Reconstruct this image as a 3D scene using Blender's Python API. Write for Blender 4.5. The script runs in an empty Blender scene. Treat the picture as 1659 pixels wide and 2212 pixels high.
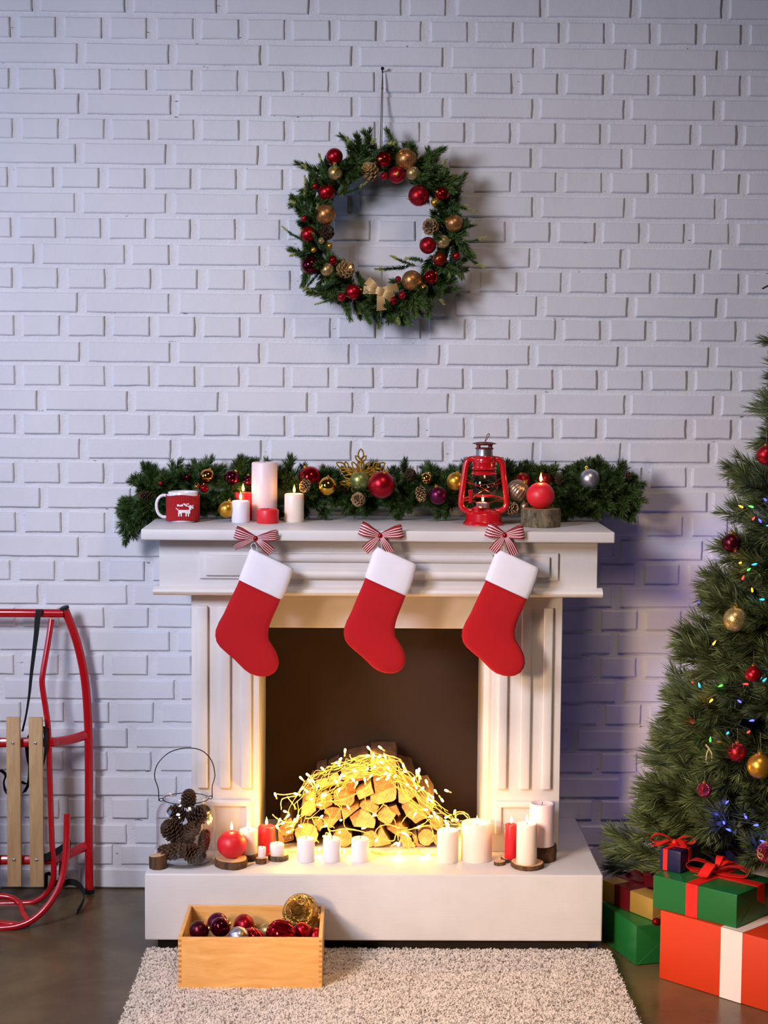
import bpy, bmesh, math, random
import numpy as np
from mathutils import Vector, Matrix, Quaternion
from math import sin, cos, pi, radians as rad

SC = bpy.context.scene
COL = SC.collection

# ---------------------------------------------------------------- camera
cam_data = bpy.data.cameras.new('camera')
cam = bpy.data.objects.new('camera', cam_data)
COL.objects.link(cam)
cam_data.sensor_fit = 'HORIZONTAL'
cam_data.sensor_width = 36.0
cam_data.lens = 3734.64 / 1659 * 36.0
cam_data.clip_start = 0.05
ra, ua, wa = Vector((.99987, -.0142, .008)), Vector((-.0069, .0810, .9967)), Vector((.0148, .9966, -.0809))
M = Matrix((ra, ua, -wa)).transposed().to_4x4()
M.translation = Vector((0, -4.9982, 1.5251))
cam.matrix_world = M
SC.camera = cam

# ---------------------------------------------------------------- exposure, world, large lights
SC.view_settings.view_transform = 'Standard'
SC.view_settings.look = 'None'
SC.view_settings.exposure = 0.0
SC.view_settings.gamma = 1.0
SC.view_settings.use_curve_mapping = False
SC.cycles.use_denoising = True
SC.cycles.max_bounces = 10
SC.cycles.transparent_max_bounces = 24
SC.cycles.sample_clamp_indirect = 4.0
SC.cycles.caustics_reflective = False
SC.cycles.caustics_refractive = False

world = bpy.data.worlds.new('world')
SC.world = world
world.use_nodes = True
bg = world.node_tree.nodes['Background']
bg.inputs[0].default_value = (.50, .50, .62, 1)
bg.inputs[1].default_value = .05


def light(name, kind, loc, energy, color, size=.1, target=None, parent=None, size_y=None):
    d = bpy.data.lights.new(name, kind)
    d.energy = energy
    d.color = color
    if kind == 'AREA':
        d.shape = 'RECTANGLE'
        d.size = size
        d.size_y = size_y or size
    else:
        d.shadow_soft_size = size
    o = bpy.data.objects.new(name, d)
    COL.objects.link(o)
    o.location = loc
    if target is not None:
        o.rotation_euler = (Vector(target) - Vector(loc)).to_track_quat('-Z', 'Y').to_euler()
    if parent:
        o.parent = parent
        o.location = Vector(loc) - parent.location
    return o


key = light('key_softbox', 'AREA', (-1.9, -3.1, 2.3), 32, (.80, .80, .98), .7, (.15, 0, .85), size_y=.8)
key.data.spread = rad(96)
light('cool_softbox', 'AREA', (-3.0, -1.3, 1.6), 20, (.36, .54, 1.0), .8, (-.5, 0, .8), size_y=1.4)
light('warm_ceiling_lamp', 'AREA', (.5, -2.2, 3.3), 8.5, (1.0, .74, .56), .6, (.3, -.75, 0)).data.spread = rad(105)
warm_low = light('warm_side_lamp', 'AREA', (-1.6, -3.6, 1.35), 8.0, (1.0, .68, .44), .4, (.75, -.7, .12))
warm_low.data.spread = rad(42)

# ---------------------------------------------------------------- materials


def lin(h):
    h = h.lstrip('#')
    c = [int(h[i:i + 2], 16) / 255 for i in (0, 2, 4)]
    return tuple((v / 12.92 if v <= .04045 else ((v + .055) / 1.055) ** 2.4) for v in c) + (1,)


class NT:
    def __init__(s, name):
        s.m = bpy.data.materials.new(name)
        s.m.use_nodes = True
        s.t = s.m.node_tree
        s.b = s.t.nodes['Principled BSDF']
        s.out = s.t.nodes['Material Output']

    def n(s, kind, **kw):
        nd = s.t.nodes.new(kind)
        for k, v in kw.items():
            if k in nd.inputs:
                nd.inputs[k].default_value = v
            else:
                setattr(nd, k, v)
        return nd

    def l(s, a, b):
        s.t.links.new(a, b)

    def coord(s, kind='Object', scale=(1, 1, 1)):
        tc = s.n('ShaderNodeTexCoord')
        mp = s.n('ShaderNodeMapping')
        mp.inputs['Scale'].default_value = scale
        s.l(tc.outputs[kind], mp.inputs[0])
        return mp.outputs[0]

    def noise(s, vec, scale, detail=4, rough=.55, dist=0.0):
        nd = s.n('ShaderNodeTexNoise')
        nd.inputs['Scale'].default_value = scale
        nd.inputs['Detail'].default_value = detail
        nd.inputs['Roughness'].default_value = rough
        nd.inputs['Distortion'].default_value = dist
        s.l(vec, nd.inputs['Vector'])
        return nd.outputs[0]

    def ramp(s, fac, stops):
        nd = s.n('ShaderNodeValToRGB')
        el = nd.color_ramp.elements
        while len(el) < len(stops):
            el.new(.5)
        for e, (p, c) in zip(el, stops):
            e.position = p
            e.color = c
        s.l(fac, nd.inputs[0])
        return nd.outputs[0]

    def bump(s, h, strength=.3, dist=.002, prev=None):
        nd = s.n('ShaderNodeBump')
        nd.inputs['Strength'].default_value = strength
        nd.inputs['Distance'].default_value = dist
        s.l(h, nd.inputs['Height'])
        if prev is not None:
            s.l(prev, nd.inputs['Normal'])
        s.l(nd.outputs[0], s.b.inputs['Normal'])
        return nd.outputs[0]

    def set(s, **kw):
        for k, v in kw.items():
            s.b.inputs[k.replace('_', ' ')].default_value = v
        return s


def plain(name, col, rough=.5, metal=0.0, noise_scale=0, vary=.12, bump=0, bdist=.001, coat=0.0, kind='Object'):
    m = NT(name)
    c = lin(col) if isinstance(col, str) else col
    m.set(Base_Color=c, Roughness=rough, Metallic=metal)
    if coat:
        m.b.inputs['Coat Weight'].default_value = coat
        m.b.inputs['Coat Roughness'].default_value = .08
    if noise_scale:
        v = m.coord(kind)
        f = m.noise(v, noise_scale)
        lo = tuple(x * (1 - vary) for x in c[:3]) + (1,)
        hi = tuple(min(1, x * (1 + vary)) for x in c[:3]) + (1,)
        m.l(m.ramp(f, [(.3, lo), (.7, hi)]), m.b.inputs['Base Color'])
        if bump:
            m.bump(f, bump, bdist)
    return m.m


def glow(name, col, strength, sampled=False):
    m = NT(name)
    m.set(Base_Color=(0, 0, 0, 1), Roughness=.6)
    m.b.inputs['Emission Color'].default_value = col
    m.b.inputs['Emission Strength'].default_value = strength
    if not sampled:
        m.m.cycles.emission_sampling = 'NONE'
    return m.m


def flame_mat():
    m = NT('flame')
    tr = m.n('ShaderNodeBsdfTransparent')
    em = m.n('ShaderNodeEmission')
    g = m.n('ShaderNodeSeparateXYZ')
    tc = m.n('ShaderNodeTexCoord')
    m.l(tc.outputs['Generated'], g.inputs[0])
    c = m.ramp(g.outputs[2], [(0, (1, .25, .03, 1)), (.35, (1, .60, .18, 1)), (1, (1, .36, .05, 1))])
    m.l(c, em.inputs[0])
    em.inputs[1].default_value = 4.2
    ad = m.n('ShaderNodeAddShader')
    m.l(tr.outputs[0], ad.inputs[0])
    m.l(em.outputs[0], ad.inputs[1])
    m.l(ad.outputs[0], m.out.inputs[0])
    m.m.cycles.emission_sampling = 'NONE'
    return m.m


def thin_glass(name, tint=(1, 1, 1, 1), ior=1.5, boost=1.0):
    m = NT(name)
    tr = m.n('ShaderNodeBsdfTransparent')
    tr.inputs[0].default_value = tint
    gl = m.n('ShaderNodeBsdfGlossy')
    gl.inputs['Roughness'].default_value = .03
    lw = m.n('ShaderNodeLayerWeight')
    lw.inputs[0].default_value = .5
    pw = m.n('ShaderNodeMath', operation='POWER')
    pw.inputs[1].default_value = 4.0
    m.l(lw.outputs['Facing'], pw.inputs[0])
    ml = m.n('ShaderNodeMath', operation='MULTIPLY_ADD')
    ml.inputs[1].default_value = .8
    ml.inputs[2].default_value = .035
    m.l(pw.outputs[0], ml.inputs[0])
    mx = m.n('ShaderNodeMixShader')
    m.l(ml.outputs[0], mx.inputs[0])
    m.l(tr.outputs[0], mx.inputs[1])
    m.l(gl.outputs[0], mx.inputs[2])
    m.l(mx.outputs[0], m.out.inputs[0])
    return m.m


def wax(name, col, sss=.6, rad_=(1, .55, .35), scale=.012, rough=.42):
    m = NT(name)
    m.set(Base_Color=lin(col), Roughness=rough)
    m.b.inputs['Subsurface Weight'].default_value = sss
    m.b.inputs['Subsurface Radius'].default_value = rad_
    m.b.inputs['Subsurface Scale'].default_value = scale
    v = m.coord()
    m.bump(m.noise(v, 90, 5), .12, .001)
    return m.m


def glitter(name, a, b, scale=26, bd=.03):
    m = NT(name)
    v = m.coord()
    vo = m.n('ShaderNodeTexVoronoi')
    vo.inputs['Scale'].default_value = scale
    m.l(v, vo.inputs['Vector'])
    sep = m.n('ShaderNodeSeparateColor')
    m.l(vo.outputs['Color'], sep.inputs[0])
    c = m.ramp(sep.outputs[0], [(.15, lin(a)), (.9, lin(b))])
    m.l(c, m.b.inputs['Base Color'])
    m.set(Metallic=.85, Roughness=.38)
    nm = m.n('ShaderNodeNormalMap')
    nm.inputs['Strength'].default_value = .8
    # random facet tilt by bump of the cell value
    m.bump(sep.outputs[1], .6, bd)
    return m.m


def painted_wood():
    m = NT('white_painted_wood')
    v = m.coord('Object', (1, 1, 1))
    w = m.coord('Object', (4, 40, 40))
    f = m.noise(w, 6, 5)
    g = m.noise(v, 6, 4)
    c = m.ramp(g, [(.3, (.60, .59, .58, 1)), (.7, (.68, .67, .66, 1))])
    m.l(c, m.b.inputs['Base Color'])
    m.set(Roughness=.48)
    m.bump(f, .25, .0012)
    return m.m


def wall_paint(name, mortar=False):
    m = NT(name)
    v = m.coord('Object') if mortar else None
    geo = m.n('ShaderNodeNewGeometry')
    p = geo.outputs['Position']
    g = m.noise(p, 3.5, 4)
    c = m.ramp(g, [(.3, (.68, .68, .70, 1)), (.7, (.75, .75, .765, 1))])
    if mortar:
        # small holes and gaps in the joints, their shade painted as dark flecks
        mp = m.n('ShaderNodeMapping')
        mp.inputs['Scale'].default_value = (22, 22, 95)
        m.l(p, mp.inputs[0])
        h = m.noise(mp.outputs[0], 1, 3, .62)
        k = m.ramp(h, [(.275, (0, 0, 0, 1)), (.30, (1, 1, 1, 1))])
        mx = m.n('ShaderNodeMix', data_type='RGBA')
        m.l(k, mx.inputs[0])
        mx.inputs[6].default_value = (.09, .085, .09, 1)
        m.l(c, mx.inputs[7])
        c = mx.outputs[2]
    m.l(c, m.b.inputs['Base Color'])
    m.set(Roughness=.62)
    f1 = m.noise(p, 260 if not mortar else 130, 4, .62)
    b1 = m.bump(f1, .38 if not mortar else .5, .0025 if not mortar else .004)
    m.bump(m.noise(p, 26, 3), .35 if not mortar else .5, .003, b1)
    return m.m


def concrete():
    m = NT('polished_concrete')
    geo = m.n('ShaderNodeNewGeometry')
    p = geo.outputs['Position']
    f = m.noise(p, 3.2, 8, .62, .5)
    c = m.ramp(f, [(.25, (.05, .036, .017, 1)), (.5, (.105, .073, .033, 1)), (.78, (.19, .13, .056, 1))])
    m.l(c, m.b.inputs['Base Color'])
    r = m.ramp(m.noise(p, 5, 5), [(.3, (.17, .17, .17, 1)), (.7, (.36, .36, .36, 1))])
    m.l(r, m.b.inputs['Roughness'])
    m.b.inputs['IOR'].default_value = 1.42
    m.bump(m.noise(p, 60, 4), .05, .001)
    return m.m


def wood(name, a, b, scale=(2, 2, 26), rough=.5, axis_noise=5, bump=.1):
    m = NT(name)
    v = m.coord('Object', scale)
    f = m.noise(v, axis_noise, 6, .6, .8)
    c = m.ramp(f, [(.3, lin(a)), (.7, lin(b))])
    m.l(c, m.b.inputs['Base Color'])
    m.set(Roughness=rough)
    if bump:
        m.bump(f, bump, .001)
    return m.m


def rings(name, a, b, scale=70, axis='Z'):
    m = NT(name)
    v = m.coord('Object')
    w = m.n('ShaderNodeTexWave')
    w.wave_type = 'RINGS'
    w.rings_direction = axis
    w.inputs['Scale'].default_value = scale
    w.inputs['Distortion'].default_value = 1.5
    w.inputs['Detail'].default_value = 2
    m.l(v, w.inputs['Vector'])
    c = m.ramp(w.outputs[0], [(.2, lin(a)), (.8, lin(b))])
    m.l(c, m.b.inputs['Base Color'])
    m.set(Roughness=.75)
    m.bump(m.noise(v, 160, 4), .2, .001)
    return m.m


def log_end():
    m = NT('log_end')
    v = m.coord('Object')
    w = m.n('ShaderNodeTexWave')
    w.wave_type = 'RINGS'
    w.rings_direction = 'Y'
    w.inputs['Scale'].default_value = 48
    w.inputs['Distortion'].default_value = 5
    w.inputs['Detail'].default_value = 3
    w.inputs['Detail Scale'].default_value = 1.5
    oi = m.n('ShaderNodeObjectInfo')
    off = m.n('ShaderNodeVectorMath', operation='MULTIPLY_ADD')
    m.l(oi.outputs['Random'], off.inputs[0])
    off.inputs[1].default_value = (.05, 0, -.04)
    m.l(v, off.inputs[2])
    m.l(off.outputs[0], w.inputs['Vector'])
    f = m.noise(v, 45, 5)
    ad = m.n('ShaderNodeMath', operation='MULTIPLY_ADD')
    ad.inputs[1].default_value = .22
    m.l(w.outputs[0], ad.inputs[0])
    m.l(f, ad.inputs[2])
    ad2 = m.n('ShaderNodeMath', operation='MULTIPLY_ADD')
    ad2.inputs[1].default_value = .35
    m.l(oi.outputs['Random'], ad2.inputs[0])
    m.l(ad.outputs[0], ad2.inputs[2])
    m.l(m.ramp(ad2.outputs[0], [(.4, lin('#8e5a30')), (.75, lin('#c08b52')), (1.0, lin('#d8ab6c'))]), m.b.inputs['Base Color'])
    m.set(Roughness=.8)
    m.bump(f, .5, .002)
    return m.m


def bark(name, a, b, scale=55):
    m = NT(name)
    v = m.coord('Object', (1, 1, .45))
    f = m.noise(v, scale, 6, .65, .6)
    c = m.ramp(f, [(.32, lin(a)), (.66, lin(b))])
    m.l(c, m.b.inputs['Base Color'])
    m.set(Roughness=.9)
    m.bump(f, .9, .005)
    return m.m


def felt(name, col):
    m = NT(name)
    v = m.coord('Object')
    f = m.noise(v, 420, 5, .7)
    g = m.noise(v, 12, 3)
    c = lin(col)
    m.l(m.ramp(g, [(.3, tuple(x * .9 for x in c[:3]) + (1,)), (.7, c)]), m.b.inputs['Base Color'])
    m.set(Roughness=.95)
    m.b.inputs['Sheen Weight'].default_value = .35
    m.b.inputs['Sheen Tint'].default_value = c
    m.bump(f, .5, .002)
    return m.m


def stripes(name, a, b, n=4.6, metal=.3):
    m = NT(name)
    tc = m.n('ShaderNodeTexCoord')
    sp = m.n('ShaderNodeSeparateXYZ')
    m.l(tc.outputs['UV'], sp.inputs[0])
    mu = m.n('ShaderNodeMath', operation='MULTIPLY')
    mu.inputs[1].default_value = n
    m.l(sp.outputs[1], mu.inputs[0])
    fr = m.n('ShaderNodeMath', operation='FRACT')
    m.l(mu.outputs[0], fr.inputs[0])
    gt = m.n('ShaderNodeMath', operation='GREATER_THAN')
    gt.inputs[1].default_value = .62
    m.l(fr.outputs[0], gt.inputs[0])
    mx = m.n('ShaderNodeMix', data_type='RGBA')
    m.l(gt.outputs[0], mx.inputs[0])
    mx.inputs[6].default_value = lin(a)
    mx.inputs[7].default_value = lin(b)
    m.l(mx.outputs[2], m.b.inputs['Base Color'])
    m.set(Roughness=.45)
    vo = m.noise(m.coord('Object'), 900, 2)
    m.bump(vo, .4, .001)
    return m.m


def weave(name, a, b, n=60):
    m = NT(name)
    tc = m.n('ShaderNodeTexCoord')
    mp = m.n('ShaderNodeMapping')
    mp.inputs['Scale'].default_value = (n, n * .6, 1)
    m.l(tc.outputs['UV'], mp.inputs[0])
    ch = m.n('ShaderNodeTexChecker')
    ch.inputs['Scale'].default_value = 1
    ch.inputs['Color1'].default_value = lin(a)
    ch.inputs['Color2'].default_value = lin(b)
    m.l(mp.outputs[0], ch.inputs['Vector'])
    m.l(ch.outputs[0], m.b.inputs['Base Color'])
    m.set(Roughness=.5, Metallic=.25)
    m.bump(ch.outputs[1], .6, .0015)
    return m.m


def knit(name, col):
    m = NT(name)
    v = m.coord('UV', (1, 1, 1))
    w = m.n('ShaderNodeTexWave')
    w.wave_type = 'BANDS'
    w.bands_direction = 'X'
    w.inputs['Scale'].default_value = 13
    w.inputs['Distortion'].default_value = 1.5
    w.inputs['Detail Scale'].default_value = 14
    m.l(v, w.inputs['Vector'])
    c = lin(col)
    m.l(m.ramp(w.outputs[0], [(.1, tuple(x * .5 for x in c[:3]) + (1,)), (.6, c)]), m.b.inputs['Base Color'])
    m.set(Roughness=.9)
    b1 = m.bump(w.outputs[0], .8, .003)
    m.bump(m.noise(m.coord('Object'), 500, 3), .5, .002, b1)
    return m.m


def foil(name, col, rough=.35, metal=.35):
    m = NT(name)
    c = lin(col)
    v = m.coord('Object')
    f = m.noise(v, 14, 3)
    m.set(Base_Color=c, Roughness=rough, Metallic=metal)
    m.bump(f, .12, .01)
    return m.m


def yarn_mat(name, col):
    m = NT(name)
    d = m.n('ShaderNodeBsdfDiffuse')
    t = m.n('ShaderNodeBsdfTranslucent')
    d.inputs[0].default_value = t.inputs[0].default_value = lin(col)
    mx = m.n('ShaderNodeMixShader')
    mx.inputs[0].default_value = .38
    geo = m.n('ShaderNodeNewGeometry')
    va = m.n('ShaderNodeVectorMath', operation='MULTIPLY_ADD')
    va.inputs[1].default_value = (.1, .1, .1)
    va.inputs[2].default_value = (0, -.15, 1)
    m.l(geo.outputs['Normal'], va.inputs[0])
    vn = m.n('ShaderNodeVectorMath', operation='NORMALIZE')
    m.l(va.outputs[0], vn.inputs[0])
    m.l(vn.outputs[0], d.inputs['Normal'])
    m.l(d.outputs[0], mx.inputs[1])
    m.l(t.outputs[0], mx.inputs[2])
    m.l(mx.outputs[0], m.out.inputs[0])
    return m.m


MAT = dict(
    brick=wall_paint('white_brick_paint'), mortar=wall_paint('white_mortar_paint', True),
    floor=concrete(), paint=painted_wood(),
    board=plain('brown_fireboard', '#241205', .85, 0, 9, .25),
    dark=plain('dark_plinth', '#1c130c', .8),
    ivory=wax('ivory_wax', '#f1e2d2'), white=wax('white_wax', '#e6e3ea'), pink=wax('pale_pink_wax', '#ead6d6'),
    redwax=wax('red_wax', '#d8202c', .5, (1, .15, .1)),
    wick=plain('wick', '#1a1512', .9), flame=flame_mat(),
    alu=plain('tealight_metal', '#c9c9cf', .3, .9),
    glass=thin_glass('clear_glass'), globe=thin_glass('lantern_glass', (.93, .94, .93, 1)),
    wire=plain('black_wire', '#14110f', .35, .6),
    redpaint=plain('red_enamel', '#b8101a', .22, 0, 0, coat=.6),
    rust=plain('rusty_red_metal', '#6e2018', .5, .3, 60, .3, .2),
    steel=plain('galvanised_steel', '#9a9a98', .35, .9, 40, .15),
    chrome=plain('chrome', '#d5d5d8', .15, 1),
    sledred=plain('sled_red_paint', '#b80814', .25, 0, 0, coat=.5),
    beech=wood('beech_wood', '#b08a5c', '#d1ad7c', (14, 14, 1.6), .5),
    black=plain('black_webbing', '#111112', .85, 0, 300, .3, .3),
    plastic=plain('black_plastic', '#151516', .45),
    crate=wood('crate_plywood', '#dc9c50', '#efbb72', (1.3, 3, 6), .42, 7, .05),
    crate_dark=plain('crate_end_grain', '#b98445', .6, 0, 80, .2),
    rug=yarn_mat('rug_yarn', '#fff6ea'), rugback=yarn_mat('rug_backing', '#fff4e6'),
    bark=bark('bark', '#2a1c10', '#6b4a2c'), barkgrey=bark('mossy_bark', '#2c2a1c', '#7b6f55', 60),
    slice=rings('cut_wood', '#c39a6a', '#dcb98c', 120), slicedark=rings('weathered_cut_wood', '#7d5a3a', '#a37a52', 60),
    split=wood('split_birch', '#b3803e', '#deb068', (30, 2, 30), .7, 4, .5),
    endgrain=log_end(), heart=plain('log_heart', '#7b4a24', .8, 0, 50, .25, .4),
    felt_red=felt('red_felt', '#b0040f'), felt_white=felt('white_felt', '#e9e9f3'),
    stripe=stripes('striped_ribbon', '#8a1420', '#e9d6d8'),
    burlap=weave('gold_burlap', '#dcb878', '#7d5a2c', 16),
    knit=knit('red_knit', '#d3121a'), yarn=plain('white_yarn', '#f1ecee', .95, 0, 400, .1, .3),
    china=plain('white_china', '#e6e4ea', .18, 0, 0, coat=.5),
    twine=plain('jute_twine', '#6d5a45', .95, 0, 400, .3, .5), iron=plain('dark_iron', '#1c1a1a', .5, .7),
    n_dark=plain('needle_dark_green', '#30491c', .5), n_mid=plain('needle_green', '#567232', .5),
    n_light=plain('needle_light_green', '#a9ac5c', .5), n_blue=plain('needle_blue_green', '#45684a', .5),
    t_dark=plain('tree_needle_dark', '#4a5a32', .5), t_mid=plain('tree_needle_olive', '#7a8450', .5),
    t_light=plain('tree_needle_straw', '#b3a878', .5),
    stem=plain('twig', '#3b2a17', .9),
    cone=plain('pine_cone_brown', '#4a3018', .7, 0, 7, .3), conetip=plain('pine_cone_tip', '#a98a5e', .7, 0, 7, .2),
    conegold=plain('pine_cone_gilt', '#b08a4c', .4, .5, 7, .2), conedark=plain('pine_cone_dark', '#2e1f14', .7, 0, 7, .3),
    b_red=plain('bauble_satin_red', '#a00d1c', .32, .75), b_redshine=plain('bauble_shiny_red', '#b00a1e', .06, .9),
    b_maroon=plain('bauble_maroon', '#4d0b1c', .3, .75), b_wine=plain('bauble_wine_shiny', '#5a0a24', .08, .9),
    b_purple=plain('bauble_plum_satin', '#5c1238', .32, .75),
    b_gold=plain('bauble_satin_gold', '#d39a35', .32, .85), b_goldshine=plain('bauble_shiny_gold', '#e0a93e', .06, 1),
    b_copper=plain('bauble_copper_shiny', '#d98b3e', .07, 1), b_champ=plain('bauble_champagne', '#a48a70', .33, .85),
    b_silver=plain('bauble_satin_silver', '#b9bac4', .35, .9), b_rust=plain('bauble_rust_satin', '#8a2016', .35, .7),
    b_pink=plain('bauble_pink_mercury', '#b8405a', .16, .9, 5, .5, .6, .1),
    b_goldmerc=plain('bauble_gold_mercury', '#b98f3e', .14, .95, 6, .5, .6, .1),
    g_gold=glitter('glitter_gold', '#8a6a2a', '#f0d898'), g_copper=glitter('glitter_copper', '#7d4a1e', '#e8ac6a'),
    g_red=glitter('glitter_red', '#6a0a12', '#e0303c'), g_green=glitter('glitter_green_gold', '#5a6a28', '#c8cf80'),
    g_deepgold=glitter('glitter_deep_gold', '#8a5a10', '#e8b840', 700, .002),
    p_orange=foil('orange_wrapping_paper', '#c8360e', .5, .1), p_green=foil('green_wrapping_paper', '#1c6a30', .34, .25),
    p_blue=foil('navy_wrapping_paper', '#16163f', .4, .2), p_gold=foil('gold_wrapping_paper', '#c09a4a', .32, .5),
    r_red=plain('red_satin_ribbon', '#e0241c', .35, .1), r_white=plain('white_satin_ribbon', '#e8d4cc', .45),
    r_maroon=plain('maroon_satin_ribbon', '#5a1018', .3, .2), r_cream=plain('cream_ribbon', '#c8b48a', .5),
    led=glow('warm_led', (1, .62, .20, 1), 13), clearwire=plain('clear_gold_cable', '#e0b45c', .25),
    greenwire=plain('green_cable', '#0c1a10', .6),
    l_red=glow('lamp_red', (1, .04, .03, 1), 3.2), l_blue=glow('lamp_blue', (.05, .06, 1, 1), 6),
    l_green=glow('lamp_green', (.12, 1, .1, 1), 2.2), l_orange=glow('lamp_orange', (1, .33, .02, 1), 4),
    l_cyan=glow('lamp_cyan', (.03, .5, .9, 1), 2.6),
)

# ---------------------------------------------------------------- mesh helpers


class MB:
    """collects geometry, then becomes one mesh"""

    def __init__(s):
        s.v, s.f, s.mi, s.uv = [], [], [], {}

    def add(s, v, f, mi=0, uv=None):
        o = len(s.v)
        s.v += [tuple(p) for p in v]
        for k, q in enumerate(f):
            if uv is not None:
                s.uv[len(s.f)] = uv[k]
            s.f.append([i + o for i in q])
            s.mi.append(mi)
        return s

    def box(s, x0, x1, y0, y1, z0, z1, mi=0):
        v = [(x0, y0, z0), (x1, y0, z0), (x1, y1, z0), (x0, y1, z0), (x0, y0, z1), (x1, y0, z1), (x1, y1, z1), (x0, y1, z1)]
        return s.add(v, [(3, 2, 1, 0), (4, 5, 6, 7), (0, 1, 5, 4), (1, 2, 6, 5), (2, 3, 7, 6), (3, 0, 4, 7)], mi)

    def bbox(s, x0, x1, y0, y1, z0, z1, b=.003, mi=0):
        """box with chamfered edges"""
        bm = bmesh.new()
        bmesh.ops.create_cube(bm, size=1)
        for p in bm.verts:
            p.co = Vector(((x0 + x1) / 2 + p.co.x * (x1 - x0), (y0 + y1) / 2 + p.co.y * (y1 - y0), (z0 + z1) / 2 + p.co.z * (z1 - z0)))
        bmesh.ops.bevel(bm, geom=bm.edges[:], offset=b, segments=2, profile=.6, affect='EDGES', clamp_overlap=True)
        bm.verts.index_update()
        s.add([p.co[:] for p in bm.verts], [[q.index for q in f.verts] for f in bm.faces], mi)
        bm.free()
        return s

    def lathe(s, prof, n=24, c=(0, 0, 0), mi=0, wob=None, cap=True):
        """profile of (r, z) from bottom to top, turned about z"""
        v, f = [], []
        for r, z in prof:
            for k in range(n):
                a = 2 * pi * k / n
                rr = r * (wob(a, z) if wob else 1)
                v.append((c[0] + rr * cos(a), c[1] + rr * sin(a), c[2] + z))
        m = len(prof)
        for i in range(m - 1):
            for k in range(n):
                k2 = (k + 1) % n
                f.append((i * n + k, i * n + k2, (i + 1) * n + k2, (i + 1) * n + k))
        if cap:
            if prof[0][0] > 1e-5:
                f.append(tuple(range(n - 1, -1, -1)))
            if prof[-1][0] > 1e-5:
                f.append(tuple((m - 1) * n + k for k in range(n)))
        return s.add(v, f, mi)

    def tube(s, pts, r, n=8, closed=False, mi=0, flat=1.0, up=None):
        """round (or flattened) tube along points; r a number or one per point"""
        P = [Vector(p) for p in pts]
        m = len(P)
        R = r if isinstance(r, (list, tuple)) else [r] * m
        T = []
        for i in range(m):
            a = P[i - 1] if (i > 0 or closed) else P[i]
            b = P[(i + 1) % m] if (i < m - 1 or closed) else P[i]
            t = b - a
            T.append(t.normalized() if t.length > 1e-9 else Vector((0, 0, 1)))
        ref = Vector(up) if up else (Vector((0, 0, 1)) if abs(T[0].z) < .9 else Vector((0, 1, 0)))
        N = (ref - T[0] * ref.dot(T[0])).normalized()
        v, f = [], []
        for i in range(m):
            if i:
                N = N - T[i] * N.dot(T[i])
                if N.length < 1e-6:
                    N = T[i].orthogonal()
                N.normalize()
            B = T[i].cross(N)
            for k in range(n):
                a = 2 * pi * k / n
                v.append(P[i] + N * (cos(a) * R[i] * flat) + B * (sin(a) * R[i]))
        for i in range(m - 1 + (1 if closed else 0)):
            j = (i + 1) % m
            for k in range(n):
                k2 = (k + 1) % n
                f.append((i * n + k, i * n + k2, j * n + k2, j * n + k))
        if not closed:
            f.append(tuple(range(n - 1, -1, -1)))
            f.append(tuple((m - 1) * n + k for k in range(n)))
        return s.add(v, f, mi)

    def strip(s, pts, wid, th=.0008, mi=0):
        """ribbon along points; wid one cross vector per point (or one); u runs along, v across"""
        P = [Vector(p) for p in pts]
        m = len(P)
        W = [Vector(w) for w in wid] if isinstance(wid[0], (tuple, list, Vector)) else [Vector(wid)] * m
        v, f, uv = [], [], []
        for i in range(m):
            t = (P[min(i + 1, m - 1)] - P[max(i - 1, 0)])
            nn = t.cross(W[i])
            nn = nn.normalized() * th / 2 if nn.length > 1e-12 else Vector((0, 0, th / 2))
            v += [P[i] - W[i] / 2 + nn, P[i] + W[i] / 2 + nn, P[i] + W[i] / 2 - nn, P[i] - W[i] / 2 - nn]
        L = [0]
        for i in range(1, m):
            L.append(L[-1] + (P[i] - P[i - 1]).length)
        tot = max(L[-1], 1e-6)
        for i in range(m - 1):
            a, b = i * 4, i * 4 + 4
            u0, u1 = L[i] / tot, L[i + 1] / tot
            f.append((a, a + 1, b + 1, b))
            uv.append(((u0, 0), (u0, 1), (u1, 1), (u1, 0)))
            f.append((a + 2, a + 3, b + 3, b + 2))
            uv.append(((u0, 1), (u0, 0), (u1, 0), (u1, 1)))
            f.append((a + 1, a + 2, b + 2, b + 1))
            uv.append(((u0, 1), (u0, 1), (u1, 1), (u1, 1)))
            f.append((a + 3, a, b, b + 3))
            uv.append(((u0, 0), (u0, 0), (u1, 0), (u1, 0)))
        e = (m - 1) * 4
        f += [(3, 2, 1, 0), (e, e + 1, e + 2, e + 3)]
        uv += [((0, 0),) * 4, ((1, 1),) * 4]
        return s.add(v, f, mi, uv)

    def sphere(s, c, r, n=24, m=14, mi=0, sq=1.0):
        prof = [(max(1e-6, r * sin(pi * i / m)), -r * cos(pi * i / m) * sq) for i in range(m + 1)]
        return s.lathe(prof, n, c, mi, cap=False)

    def xf(s, M):
        s.v = [tuple(M @ Vector(p)) for p in s.v]
        return s

    def mesh(s, name, mats, smooth=True, ang=38):
        me = bpy.data.meshes.new(name)
        me.from_pydata(s.v, [], s.f)
        for m in (mats if isinstance(mats, (list, tuple)) else [mats]):
            me.materials.append(MAT[m] if isinstance(m, str) else m)
        me.polygons.foreach_set('material_index', s.mi)
        if s.uv:
            ul = me.uv_layers.new(name='uv')
            for fi, co in s.uv.items():
                p = me.polygons[fi]
                for k, li in enumerate(p.loop_indices):
                    ul.data[li].uv = co[k]
        if smooth:
            me.polygons.foreach_set('use_smooth', [True] * len(s.f))
            me.set_sharp_from_angle(angle=rad(ang))
        me.update()
        return me


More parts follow.
